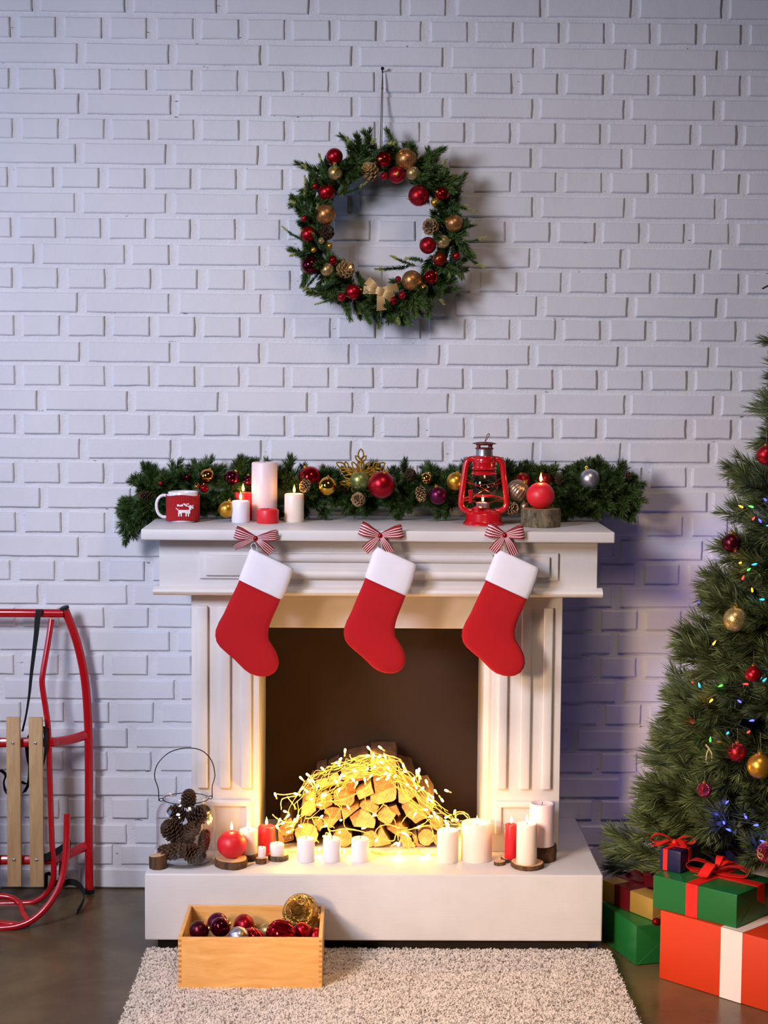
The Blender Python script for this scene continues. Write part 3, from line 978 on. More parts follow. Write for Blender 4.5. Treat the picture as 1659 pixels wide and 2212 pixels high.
stand((0.3239,-0.4429,0.2198,0.0415,0.103), 'ivory', 'widest lit ivory pillar candle with hollowed top on the hearth', dip=.011)
stand((0.4142,-0.4629,0.2298,0.017,0.0924), 'redwax', 'slim lit red candle on a pale slice behind the cream candle', watts=.09)
stand((0.4507,-0.5189,0.2328,0.0273,0.1069), 'ivory', 'lit cream pillar candle on a wide flat wood slice')
stand((0.4963,-0.4581,0.2648,0.0333,0.1145), 'pink', 'tall pale unlit pillar candle on the dark stump', False, dip=.006)
# mantel
stand((-0.3231,-0.2678,1.11,0.0247,0.0602), 'white', 'short lit white candle at the front left of the mantel candles')
stand((-0.3208,-0.2023,1.11,0.0241,0.0786), 'redwax', 'lit red pillar candle behind the short white one on the mantel')
stand((-0.2616,-0.2009,1.11,0.0358,0.1626), 'pink', 'tallest white pillar candle on the mantel, unlit', False, dip=.005)
stand((-0.2479,-0.2853,1.11,0.0303,0.0392), 'redwax', 'squat red candle with wax drips in front of the tallest mantel candle', False, dip=.006, name='squat_candle')
stand((-0.1775,-0.24,1.11,0.0268,0.0784), 'ivory', 'lit white pillar candle on the mantel right of the squat red one')
x, y, z, r, h = (0.4952,-0.3343,1.11,0.0521,0.042)
wood_slice(x, y, z, r, .049, 'thick mossy wood stump under the red ball candle on the mantel', side='barkgrey', top='slicedark', name='wood_stump')
ball_candle(x - .002, y + .004, z + .049, 0.0387, 'lit red ball candle on the mossy stump on the mantel')

# ---------------------------------------------------------------- mug
mx, my = -0.4816, -0.2589
mr, mh = 0.046, .0835
mug = thing('mug', 'white mug in a red knitted cosy with a white reindeer, at left of the mantel', 'mug', (mx, my, MZ))
ri = mr - .005
obj('cup', MB().lathe([(ri - .004, 0), (ri, .003), (ri, mh - .002), (ri - .0012, mh), (ri - .003, mh - .001), (ri - .004, mh - .004), (ri - .004, .008), (1e-5, .007)], 40).mesh('cup', 'china', True, 50), mug)
hp = smooth_path([(-ri + .003, -.004, .071), (-ri - .014, -.006, .0725), (-ri - .027, -.008, .062), (-ri - .031, -.008, .043), (-ri - .026, -.008, .024), (-ri - .014, -.006, .014), (-ri + .003, -.004, .0135)], 5)
obj('handle', MB().tube(hp, .0055, 12, flat=.8).mesh('handle', 'china'), mug)
# the cosy: a sleeve open at the handle
mb = MB()
N, Kz = 56, 10
sr = mr + .0002
va, fa, ua_ = [], [], []
a0, a1 = rad(-172), rad(158)
for j in range(Kz + 1):
    for i in range(N + 1):
        a = a0 + (a1 - a0) * i / N
        z = .006 + (.074 - .006) * j / Kz + .0022 * sin(a * 3) + (.004 if j == Kz else -.002 if j == 0 else 0) * (1 if i in (0, N) else 0)
        rr = sr + (.0012 if j in (0, Kz) else 0) + .0004 * sin(a * 60)
        va.append((rr * cos(a), rr * sin(a), z))
for j in range(Kz):
    for i in range(N):
        k = j * (N + 1) + i
        fa.append((k, k + 1, k + N + 2, k + N + 1))
        ua_.append(((i / N, j / Kz), ((i + 1) / N, j / Kz), ((i + 1) / N, (j + 1) / Kz), (i / N, (j + 1) / Kz)))
mb.add(va, fa, 0, ua_)
cosy = obj('knitted_cosy', mb.mesh('knitted_cosy', 'knit'), mug)
sm = cosy.modifiers.new('thick', 'SOLIDIFY')
sm.thickness = .0032
sm.offset = -1
DEER = ["......##.##.....",
        ".##.##.##.......",
        ".#####..##.##.#.",
        "..........####..",
        "...........####.",
        "#..........##.#.",
        ".#.........##...",
        "..##########....",
        "..##########....",
        "..##########....",
        "..###...####....",
        "..#.#...#.#.....",
        "..#.#...#.#.....",
        "..#.#...#.#....."]
mb = MB()
for j, row in enumerate(DEER):
    for i, c in enumerate(row):
        if c == '#':
            a = rad(-90 + 12) + (i - 7) * .070
            z = .052 - j * .0025
            C = Vector(((sr + .0012) * cos(a), (sr + .0012) * sin(a), z))
            t = Vector((-sin(a), cos(a), 0))
            for sgn in (-1, 1):          # a knit stitch: two slanted lobes
                p0, p1 = C + t * sgn * .0002 - Vector((0, 0, .0014)), C + t * sgn * .0013 + Vector((0, 0, .0014))
                mb.tube([p0, (p0 + p1) / 2, p1], [.0006, .0011, .0007], 6)
obj('reindeer_motif', mb.mesh('reindeer_motif', 'yarn'), mug)

# ---------------------------------------------------------------- lantern
LX, LY, _, LR, _ = (0.3425,-0.2856,1.11,0.0568,0.0421)
lan = thing('hurricane_lantern', 'red metal hurricane lantern with glass globe on the mantel', 'lantern', (LX, LY, MZ))
k = LR / .0565
s3 = lambda pr: [(a * k, b * k) for a, b in pr]
obj('fuel_base', MB().lathe(s3([(.054, 0), (.0565, .001), (.0565, .004), (.052, .008), (.0495, .011), (.049, .030), (.046, .034), (.030, .042), (.018, .045), (1e-5, .0455)]), 48).mesh('fuel_base', 'redpaint', True, 40), lan)
obj('filler_cap', MB().lathe(s3([(.011, .034), (.011, .044), (.0155, .0455), (.0155, .049), (.009, .052), (1e-5, .0525)]), 28, (-.017 * k, -.026 * k, 0)).mesh('filler_cap', 'redpaint', True, 40), lan)
for sgn in (-1, 1):
    p = smooth_path([(sgn * .030 * k, 0, .036 * k), (sgn * .048 * k, 0, .038 * k), (sgn * .0605 * k, 0, .050 * k), (sgn * .0615 * k, 0, .072 * k), (sgn * .055 * k, 0, .125 * k), (sgn * .0495 * k, 0, .162 * k), (sgn * .044 * k, 0, .174 * k), (sgn * .034 * k, 0, .1785 * k), (sgn * .024 * k, 0, .176 * k)], 6)
    obj('side_tube', MB().tube(p, .0082 * k, 16, flat=1).mesh('side_tube', 'redpaint'), lan)
    hk = [(sgn * .0485 * k + .005 * k * cos(a) * sgn, -.001, .176 * k + .0075 * k * sin(a)) for a in np.linspace(-.6, 3.6, 12)]
    obj('bail_ear', MB().tube(hk, .0011 * k, 8).mesh('bail_ear', 'rust'), lan)
bl = [(.0545 * k, -.001, .176 * k), (.058 * k, .006, .16 * k), (.056 * k, .016, .135 * k), (.03 * k, .034 * k, .112 * k), (0, .039 * k, .106 * k), (-.03 * k, .034 * k, .112 * k), (-.056 * k, .016, .135 * k), (-.058 * k, .006, .16 * k), (-.0545 * k, -.001, .176 * k)]
obj('bail_wire', MB().tube(smooth_path(bl, 5), .0011 * k, 8).mesh('bail_wire', 'rust'), lan)
obj('hood', MB().lathe(s3([(.020, .150), (.034, .1505), (.0345, .153), (.031, .156), (.0305, .168), (.0315, .170), (.0315, .172), (.0300, .174), (.0300, .184), (.0308, .186), (.0300, .188), (.024, .1885)]), 44).mesh('hood', 'redpaint', True, 40), lan)
obj('globe_collar', MB().lathe(s3([(.028, .136), (.0345, .1365), (.0350, .139), (.032, .142), (.0325, .145), (.028, .148), (.022, .149)]), 44).mesh('globe_collar', 'redpaint', True, 40), lan)
obj('chimney', MB().lathe(s3([(.0235, .188), (.0230, .192), (.0225, .205), (.0225, .208)]), 36).mesh('chimney', 'steel', True, 40), lan)
mb = MB().lathe(s3([(.0238, .2055), (.0250, .206), (.0250, .2085), (.0225, .2095), (.022, .2095)]), 36)
for q_ in range(4):
    a = q_ * pi / 2 + .78
    mb.tube([(.0225 * k * cos(a), .0225 * k * sin(a), .2085 * k), (.0225 * k * cos(a), .0225 * k * sin(a), .219 * k)], .0045 * k, 8, flat=.5)
mb.lathe(s3([(.0225, .2165), (.0235, .2185), (.0325, .220), (.0325, .2215), (.020, .2245), (.008, .2255), (1e-5, .226)]), 36)
obj('vent_cap', mb.mesh('vent_cap', 'rust', True, 40), lan)
rg = [(.002 * k + .0085 * k * t + .0028 * k * cos(a), 0, .2255 * k + .019 * k * t + .0012 * k * sin(a)) for t, a in [(0, 1.6), (.3, .8), (.7, .5), (1, 0), (1.08, 1.6), (1, 3.1), (.7, 2.6), (.3, 2.4)]]
obj('lifting_loop', MB().tube(smooth_path(rg, 4, True), .0011 * k, 8, True).mesh('lifting_loop', 'rust'), lan)
gp = s3([(.026, .079), (.0330, .084), (.0385, .093), (.0405, .104), (.0395, .116), (.0360, .127), (.0320, .136), (.0315, .1365)])
gin = [(a - .0011, b) for a, b in gp[::-1]]
obj('glass_globe', MB().lathe(gp, 44, cap=False).mesh('glass_globe', 'globe'), lan)
ringp = [(.030 * k * cos(a), .030 * k * sin(a), .0785 * k) for a in np.linspace(0, 2 * pi, 30)[:-1]]
mb = MB().tube(ringp, .003 * k, 8, True, flat=.7)
mb.tube([(-.055 * k, 0, .071 * k), (-.03 * k, 0, .0785 * k)], .0022 * k, 8).tube([(.055 * k, 0, .071 * k), (.03 * k, 0, .0785 * k)], .0022 * k, 8)
obj('globe_cradle', mb.mesh('globe_cradle', 'redpaint'), lan)
mb = MB()
for s1 in (-1, 1):
    pts = [(s1 * .052 * k, 0, .118 * k), (s1 * .041 * k, -.016 * k, .114 * k), (s1 * .02 * k, -.037 * k, .108 * k), (-s1 * .004 * k, -.0405 * k, .097 * k), (-s1 * .026 * k, -.031 * k, .082 * k), (-s1 * .034 * k, -.02 * k, .071 * k), (-s1 * .058 * k, -.004, .068 * k)]
    mb.tube(smooth_path(pts, 5), .0009 * k, 6)
zz = smooth_path([(-.062 * k, -.012, .062 * k), (-.04 * k, -.02, .068 * k), (-.025 * k, -.026, .063 * k), (-.008 * k, -.028, .066 * k), (.012 * k, -.028, .062 * k), (.03 * k, -.02, .066 * k), (.052 * k, -.008, .064 * k)], 4)
mb.tube(zz, .0009 * k, 6)
obj('guard_wire', mb.mesh('guard_wire', 'sledred'), lan)
lv = MB().bbox(-.0425 * k, -.034 * k, -.02 * k, -.016 * k, .060 * k, .088 * k, .001).bbox(-.0435 * k, -.031 * k, -.021 * k, -.008 * k, .086 * k, .096 * k, .0015)
obj('lift_lever', lv.mesh('lift_lever', 'redpaint', True, 50), lan)
tl = thing('tealight', 'lit tealight in a metal cup inside the red lantern', 'candle', (LX - .003, LY - .004, MZ + .0455 * k))
obj('metal_cup', MB().lathe([(.0185, 0), (.019, .001), (.019, .0145), (.0195, .015), (.0185, .0148), (.0182, .011)], 32, cap=True).mesh('metal_cup', 'alu', True, 50), tl)
obj('wax', MB().lathe([(.0181, .0105), (.0181, .0125), (1e-5, .012)], 32).mesh('wax', 'ivory', True, 50), tl)
obj('wick', MB().tube([(0, 0, .011), (0, 0, .018)], .0008, 6).mesh('wick', 'wick'), tl)
flame(tl, .016, .85, .08)

# ---------------------------------------------------------------- baubles and cones


def cap_mesh(r):
    mb = MB().lathe([(r * .2, 0), (r * .21, r * .03), (r * .21, r * .17), (r * .17, r * .2), (1e-5, r * .21)], 14)
    lp = [(r * .11 * cos(a), 0, r * .27 + r * .11 * sin(a)) for a in np.linspace(0, 2 * pi, 13)[:-1]]
    mb.tube(lp, r * .025, 5, True)
    return mb.mesh('cap', 'b_gold')


BALL = {}


def ball_mesh(style, shape='round'):
    if (style, shape) in BALL:
        return BALL[(style, shape)]
    n, m = 36, 20
    if shape == 'ribbed':
        w = lambda a, z: 1 + .05 * abs(sin(a * 9))
        prof = [(max(1e-6, sin(pi * i / m)), -cos(pi * i / m) * .95) for i in range(m + 1)]
        mb = MB().lathe(prof, 90, wob=w, cap=False)
    elif shape == 'swirl':
        w = lambda a, z: 1 + .05 * abs(sin(a * 7 + z * 2.6))
        prof = [(max(1e-6, sin(pi * i / m)), -cos(pi * i / m)) for i in range(m + 1)]
        mb = MB().lathe(prof, 84, wob=w, cap=False)
    elif shape == 'quilt':
        w = lambda a, z: 1 - .05 * (abs(sin(a * 4 + z * 3.5)) < .13 or abs(sin(a * 4 - z * 3.5)) < .13)
        prof = [(max(1e-6, sin(pi * i / 40)), -cos(pi * i / 40) * .97) for i in range(41)]
        mb = MB().lathe(prof, 96, wob=w, cap=False)
    elif shape == 'ringed':
        prof = []
        for i in range(41):
            t = pi * i / 40
            s_ = 1 - .05 * (abs((t * 3.2) % 1 - .5) < .14)
            prof.append((max(1e-6, sin(t) * s_), -cos(t) * s_))
        mb = MB().lathe(prof, 48, cap=False)
    elif shape == 'onion':
        prof = [(1e-6, -.78), (.3, -.76), (.7, -.62), (.95, -.3), (1, -.05), (.94, .25), (.72, .6), (.42, .82), (.25, .93), (.2, 1.0)]
        mb = MB().lathe(prof, 40, cap=False)
    elif shape == 'scroll':
        mb = MB().sphere((0, 0, 0), 1, n, m)
        rr = random.Random(4)
        for q in range(16):
            d = Vector((rr.gauss(0, 1), rr.gauss(0, 1), rr.gauss(0, 1))).normalized()
            e = d.orthogonal().normalized()
            g = d.cross(e)
            sp = [(d + (e * cos(t * 5.5) + g * sin(t * 5.5)) * (.06 + .3 * t)).normalized() * 1.01 for t in np.linspace(0, 1, 16)]
            mb.tube(sp, .028, 6, mi=1)
    else:
        mb = MB().sphere((0, 0, 0), 1, n, m)
    me = mb.mesh('bauble', [style, 'g_gold'] if shape == 'scroll' else style, True, 30)
    BALL[(style, shape)] = me
    return me


CAPM = cap_mesh(1.0)


def bauble(style, c, r, label=None, shape='round', group=None, rot=(0, 0, 0), parent=None, cat='bauble', sq=(1, 1, 1), name='bauble'):
    o = obj(name, ball_mesh(style, shape), parent)
    o.location = Vector(c) - (parent.location if parent else Vector((0, 0, 0)))
    o.rotation_euler = rot
    o.scale = (r * sq[0], r * sq[1], r * sq[2])
    if parent is None:
        tag(o, label, cat, group)
    elif label:
        o['label'] = label
    if r > .012:
        obj('cap', CAPM, o, (0, 0, .93 if shape != 'ribbed' else .88))
    return o


def cone_mesh(style, closed=False, seed=0, n=70):
    """unit pine cone, axis z, tip at +1, base at -1, radius about .75"""
    rr = random.Random(seed)
    mb = MB()
    mb.lathe([(.05, -.95), (.3, -.8), (.36, -.3), (.28, .3), (.12, .8), (1e-5, .95)], 10, mi=0)
    ga = 2.39996
    for i in range(n):
        t = i / (n - 1)
        z = -.88 + 1.72 * t
        a = i * ga
        env = sin(pi * min(1, (t + .12) / 1.15)) ** .7
        if closed:
            ln, up, wd = .30 + .36 * env, .55 + .5 * t, .15
        else:
            ln, up, wd = .30 + .50 * env, .05 + 1.0 * t ** 1.5, .15 + .06 * env
        d = Vector((cos(a), sin(a), up)).normalized()
        s_ = Vector((-sin(a), cos(a), 0))
        nn = d.cross(s_)
        b = Vector((cos(a) * .12, sin(a) * .12, z))
        w0, w1, w2 = wd * .45, wd * (1 + rr.uniform(-.1, .1)), wd * (.35 if closed else .75)
        tip = d * ln * rr.uniform(.92, 1.05)
        cv = -nn * .05
        P = [b - s_ * w0, b + s_ * w0, b + tip * .72 + s_ * w1 + cv, b + tip * .72 - s_ * w1 + cv, b + tip + s_ * w2, b + tip - s_ * w2]
        th = nn * .05
        v = [p + th for p in P] + [p - th * .6 for p in P]
        mb.add(v, [(0, 1, 2, 3), (7, 6, 9, 8), (0, 3, 9, 6), (1, 7, 8, 2)], 0)
        mb.add(v, [(3, 2, 4, 5), (8, 9, 11, 10), (3, 5, 11, 9), (2, 8, 10, 4), (4, 10, 11, 5)], 1)
    return mb.mesh('pine_cone', list(style), False)


CONES = dict(
    light=cone_mesh(('cone', 'conetip'), False, 1, 46), gold=cone_mesh(('conegold', 'conetip'), False, 2, 46),
    dark=cone_mesh(('conedark', 'cone'), False, 3, 46), jar=cone_mesh(('conedark', 'cone'), True, 4, 90), jaropen=cone_mesh(('conedark', 'cone'), False, 5, 80))


def cone(style, c, r, d, label=None, parent=None, group=None, roll=0, stretch=1.0):
    o = obj('pine_cone', CONES[style], parent)
    o.location = Vector(c) - (parent.location if parent else Vector((0, 0, 0)))
    o.rotation_euler = rot_to(d, roll)
    o.scale = (r, r, r * stretch)
    if parent is None:
        tag(o, label, 'pine cone', group)
    return o


# ---------------------------------------------------------------- evergreen sprigs


def sprig(name, length, n_needles, nlen, nwid, ang, mats, seed, flat=0.0, twigs=None, bend=.12, tipmat=None, stem_r=.0012, start=.04):
    """a twig along +z with needles; twigs = list of (t, azimuth, angle, length) side twigs"""
    rr = random.Random(seed)
    mb = MB()
    stems = []
    main = [Vector((bend * length * (t * t), 0, length * t)) for t in (0, .25, .5, .75, 1)]
    stems.append((main, 1.0))
    for (t, az, an, ln) in (twigs or []):
        k = t * 4
        i = min(3, int(k))
        b = main[i].lerp(main[i + 1], k - i)
        d = Vector((cos(az) * sin(an), sin(az) * sin(an), cos(an)))
        stems.append(([b + d * ln * s + Vector((0, 0, .12 * ln * s * s)) for s in (0, .33, .66, 1)], ln / length))
    tot = sum(w for _, w in stems)
    for pts, w in stems:
        mb.tube(pts, [stem_r * (1 - .5 * i / len(pts)) for i in range(len(pts))], 4, mi=0)
        m = len(pts) - 1
        for q in range(int(n_needles * w / tot)):
            t = start + (1 - start) * rr.random() ** .9
            k = t * m
            i = min(m - 1, int(k))
            p = pts[i].lerp(pts[i + 1], k - i)
            d = (pts[i + 1] - pts[i]).normalized()
            if flat and rr.random() < flat:
                az = (0 if rr.random() < .5 else pi) + rr.gauss(0, .35)
            else:
                az = rr.uniform(0, 2 * pi)
            e1 = d.cross(Vector((0, 1, 0)))
            e1 = e1.normalized() if e1.length > .1 else d.orthogonal().normalized()
            e2 = d.cross(e1)
            a = ang * rr.uniform(.75, 1.2) * (1 - .35 * t ** 3)
            nd = d * cos(a) + (e1 * sin(az) + e2 * cos(az)) * sin(a)
            L = nlen * rr.uniform(.75, 1.1) * (1 - .25 * t ** 4)
            wv = nd.cross(Vector((rr.uniform(-1, 1), rr.uniform(-1, 1), rr.uniform(-1, 1)))).normalized() * nwid * .5
            e = p + nd * L + Vector((0, 0, rr.uniform(-.06, .06) * L))
            mi = rr.choice((1, 1, 1, 2)) if not (tipmat and t > .72) else 3
            mid = p + nd * L * .6
            mb.add([p - wv, p + wv, mid + wv * .9, mid - wv * .9, e], [(0, 1, 2, 3), (3, 2, 4)], mi)
    return mb.mesh(name, ['stem'] + mats, False)


RG = random.Random(21)
FIR = [sprig('fir_sprig', .085 + .012 * k, 420, .0150, .0019, .95, ['n_dark', 'n_blue', 'n_light'], 30 + k, .75, tipmat=True, bend=.15 * (k - 1)) for k in range(4)]
PVC = [sprig('green_sprig', .06 + .01 * k, 330, .026, .0015, .66, ['n_mid', 'n_dark', 'n_light'], 40 + k, 0, bend=.1) for k in range(4)]
GTW = [(.25, .4, .75, .035), (.35, 2.6, .75, .035), (.5, 4.6, .7, .03), (.65, 1.4, .6, .025)]
GAR = [sprig('green_sprig', .068 + .008 * k, 720, .028, .0014, .72, ['n_dark', 'n_mid', 'n_light'], 60 + k, 0, [(t, a + k, an, l) for t, a, an, l in GTW], bend=.1) for k in range(4)]

# ---------------------------------------------------------------- wreath on its nail
WC = Vector((0.0561,-0.055,1.9181))
wr = thing('wreath', 'round green christmas wreath with red and gold baubles hanging on the brick wall', 'wreath', WC)
ring = [(.19 * cos(a), 0, .188 * sin(a)) for a in np.linspace(0, 2 * pi, 49)[:-1]]
obj('ring', MB().tube(ring, .014, 10, True).mesh('ring', 'n_dark'), wr)
for i in range(235):
    a = 2 * pi * i / 235 + RG.uniform(-.05, .05)
    layer = i % 5
    rad0 = .19 + (RG.uniform(-.028, .03))
    t = Vector((-sin(a), 0, cos(a)))
    o_ = Vector((cos(a), 0, sin(a)))
    fwd = Vector((0, -1, 0))
    if layer in (0, 1):
        d = t * RG.uniform(.3, .9) * RG.choice((1, -1)) + o_ * RG.uniform(.1, .8) + fwd * RG.uniform(.0, .5)
    elif layer == 2:
        d = t * RG.uniform(.5, .9) * RG.choice((1, -1)) - o_ * RG.uniform(.3, .7) + fwd * RG.uniform(.1, .5)
    else:
        d = t * RG.uniform(-.8, .8) + o_ * RG.uniform(-.3, .5) + fwd * RG.uniform(.4, .9)
    me = RG.choice(PVC)
    if layer == 2:
        rad0 += .02
    s = RG.uniform(.85, 1.15)
    obj('green_sprig', me, wr, o_ * rad0 + Vector((0, RG.uniform(-.06, -.01), 0)), rot_to(d, RG.uniform(0, 6))).scale = (s, s, s)
# fir sprigs that stand out of the wreath: base pixel, tip pixel in the photograph, converted to wall metres
FS = [[(-0.0057,2.1104),(-0.0312,2.1433)],[(0.0279,2.1148),(0.0801,2.161)],[(-0.0895,2.0514),(-0.1129,2.1135)],[(-0.0559,2.0559),(-0.0393,2.1017)],[(-0.0432,2.0477),(0.0216,2.1023)],[(-0.1354,1.9844),(-0.1631,2.0528)],[(-0.1396,1.9635),(-0.1839,1.9985)],[(-0.1479,1.9426),(-0.1566,2.0133)],[(-0.064,2.0142),(-0.0177,2.0188)],[(-0.1434,1.8841),(-0.2004,1.8961)],[(-0.1348,1.8549),(-0.1855,1.8545)],[(-0.114,1.9095),(-0.1227,1.9595)],[(-0.1053,1.8594),(-0.1245,1.901)],[(-0.0795,1.7632),(-0.1407,1.7459)],[(-0.0456,1.7509),(-0.0855,1.7127)],[(0.052,1.7097),(0.0142,1.6757)],[(0.0563,1.7098),(0.0546,1.6592)],[(0.0943,1.7227),(0.1074,1.6744)],[(0.1237,1.7482),(0.1579,1.7148)],[(0.2038,1.7783),(0.2214,1.7196)],[(0.14,1.8197),(0.0556,1.798)],[(0.1569,1.8198),(0.0933,1.836)],[(0.1779,1.8326),(0.1334,1.849)],[(0.2577,1.8836),(0.2502,1.7997)],[(0.2748,1.867),(0.3178,1.8129)],[(0.2665,1.8502),(0.284,1.8)],[(0.2661,1.8878),(0.3212,1.88)],[(0.2229,1.971),(0.2693,1.9756)],[(0.2019,1.9625),(0.2531,1.917)],[(0.1925,2.0582),(0.2599,2.061)],[(0.18,2.0498),(0.2475,2.038)],[(0.1755,2.0706),(0.2175,2.0834)],[(0.2395,2.0046),(0.2693,1.9798)],[(0.2784,1.9214),(0.3162,1.9427)],[(-0.0142,2.1103),(0.0276,2.1439)],[(-0.1021,2.0554),(-0.1274,2.0676)],[(-0.0222,2.0562),(0.0113,2.0773)],[(-0.0558,2.0392),(-0.0644,2.0683)],[(0.2279,1.9042),(0.2618,1.892)],[(-0.1135,1.8007),(-0.1345,1.7753)],[(-0.0305,2.0436),(-0.0476,2.085)],[(-0.0627,1.7801),(-0.1048,1.7504)]]
for (x0, z0), (x1, z1) in FS:
    b, e = Vector((x0, -.150 + RG.uniform(-.015, .02), z0)), Vector((x1, -.135 + RG.uniform(-.03, .03), z1))
    d = e - b
    k = RG.randrange(4)
    s = (d.length + .008) / (.085 + .012 * k)
    s = min(1.25, max(.7, s))
    obj('fir_sprig', FIR[k], wr, b - WC, rot_to(d, RG.uniform(-.5, .5) + pi / 2)).scale = (s, s, s)
WB = [('b_red',(-0.0733,-0.15,2.1172),0.0233),('g_gold',(-0.071,-0.15,2.0728),0.0212),('b_red',(-0.126,-0.16,2.0349),0.0093),('b_red',(-0.094,-0.15,2.0202),0.0233),('g_copper',(-0.0966,-0.15,1.959),0.0288),('b_red',(-0.1556,-0.16,1.9465),0.0089),('b_red',(-0.1444,-0.15,1.9035),0.022),('g_gold',(-0.1086,-0.16,1.8849),0.0093),('b_gold',(-0.0847,-0.16,1.8719),0.008),('b_gold',(-0.1293,-0.16,1.8599),0.0085),('b_wine',(-0.1378,-0.15,1.819),0.0267),('b_redshine',(-0.0749,-0.16,1.8326),0.0123),('g_gold',(-0.0916,-0.15,1.8069),0.0191),('b_red',(-0.0188,-0.15,1.746),0.022),('g_red',(-0.0509,-0.16,1.7311),0.0119),('b_redshine',(0.0631,-0.15,2.1112),0.0224),('g_copper',(0.1256,-0.15,2.113),0.0296),('g_red',(0.0997,-0.15,2.0695),0.0241),('g_red',(0.0646,-0.16,2.0639),0.0114),('g_gold',(0.144,-0.15,2.0741),0.0191),('g_red',(0.1613,-0.15,2.0123),0.0292),('b_redshine',(0.2256,-0.15,2.0183),0.0199),('b_gold',(0.207,-0.16,1.9932),0.0131),('g_copper',(0.2604,-0.15,1.9379),0.0246),('g_red',(0.1877,-0.15,1.8759),0.0237),('g_gold',(0.2295,-0.15,1.8866),0.0195),('b_rust',(0.2212,-0.15,1.838),0.0195),('b_red',(0.2667,-0.16,1.8469),0.0106),('g_copper',(0.1442,-0.15,1.779),0.0284),('b_redshine',(0.197,-0.15,1.7887),0.0203),('b_gold',(0.178,-0.16,1.7589),0.0102),('g_red',(0.1058,-0.16,1.7819),0.0085),('g_red',(0.1175,-0.16,1.7375),0.011),('b_redshine',(0.0925,-0.16,1.7228),0.0119)]
for st, c, r in WB:
    bauble(st, c, r, parent=wr, rot=(RG.uniform(.9, 1.8), RG.uniform(-.6, .6), RG.uniform(0, 6)))
for st, c, r, d in (('gold', (0.0258,-0.145,2.0776), .028, (-.3, -1, .35)), ('dark', (-0.0936,-0.14,1.9094), .024, (.2, -1, .2)),
                    ('gold', (-0.0423,-0.145,1.8076), .029, (.3, -1, .2)), ('light', (0.1954,-0.145,1.9274), .027, (-.2, -1, .1))):
    cone(st, c, r, d, parent=wr)
# burlap bow of the wreath
BC = Vector((0.0553,-0.165,1.7472))
mb = MB()
px = .00131
for ang, ln, w0, w1 in ((140, 36, 13, 19), (175, 35, 13, 18), (15, 39, 13, 17), (-28, 32, 13, 20), (-84, 40, 14, 22)):
    a = rad(ang)
    d = Vector((cos(a), 0, sin(a)))
    s_ = Vector((-sin(a), 0, cos(a)))
    pts = [BC + d * (ln * px * t) + Vector((0, -.010 * sin(pi * t), 0)) for t in np.linspace(.12, 1, 7)]
    mb.strip(pts, [s_ * px * (w0 + (w1 - w0) * t) for t in np.linspace(0, 1, 7)], .001)
mb.strip([BC + Vector((x, -.006 - .004 * cos(x * 120), x * -.35)) for x in np.linspace(-.014, .014, 6)], [Vector((.25, 0, 1)).normalized() * .021] * 6, .0015)
obj('burlap_bow', mb.mesh('burlap_bow', 'burlap', True, 60), wr, world=True)
NX, NY_, NZ_ = (0.0594,-0.02,2.3777)
tp = (0.0567,-0.06,2.1631)
mb = MB()
for dx in (-.0022, .0022):
    mb.tube(smooth_path([(NX, -.014, NZ_ - .006), (NX + dx * .6, -.022, NZ_ - .05), (tp[0] + dx, -.05, tp[2] + .02), (tp[0] + dx, -.055, tp[2] - .03)], 6), .0014, 6)
mb.lathe([(.001, 0), (.0032, .002), (.003, .006), (.001, .008)], 8, (NX, -.020, NZ_ - .056))
obj('hanging_twine', mb.mesh('hanging_twine', 'twine'), wr, world=True)
nl = thing('nail', 'dark iron nail in the brick wall holding up the wreath twine', 'nail', (NX, 0, NZ_))
obj('shank', MB().tube([(0, .012, -.004), (0, -.022, .002)], .0022, 8).mesh('shank', 'iron'), nl)
obj('head', MB().tube([(0, -.021, .0018), (0, -.024, .0024)], .0048, 12).mesh('head', 'iron'), nl)

# ---------------------------------------------------------------- garland on the mantel
GP = [(-.628, -.085, 1.135), (-.585, -.10, 1.165), (-.50, -.115, 1.180), (-.36, -.12, 1.182), (-.2, -.12, 1.18), (0, -.12, 1.18), (.2, -.12, 1.178), (.4, -.12, 1.18), (.56, -.12, 1.188), (.67, -.12, 1.192), (.735, -.12, 1.178)]
gar = thing('garland', 'thick green fir garland lying along the back of the mantel', 'garland', (.05, -.12, MZ))
GPATH = smooth_path(GP, 6)
obj('core', MB().tube(GPATH, [.02] + [.034] * (len(GPATH) - 2) + [.018], 10).mesh('core', 'n_dark'), gar, world=True)
NG = 300
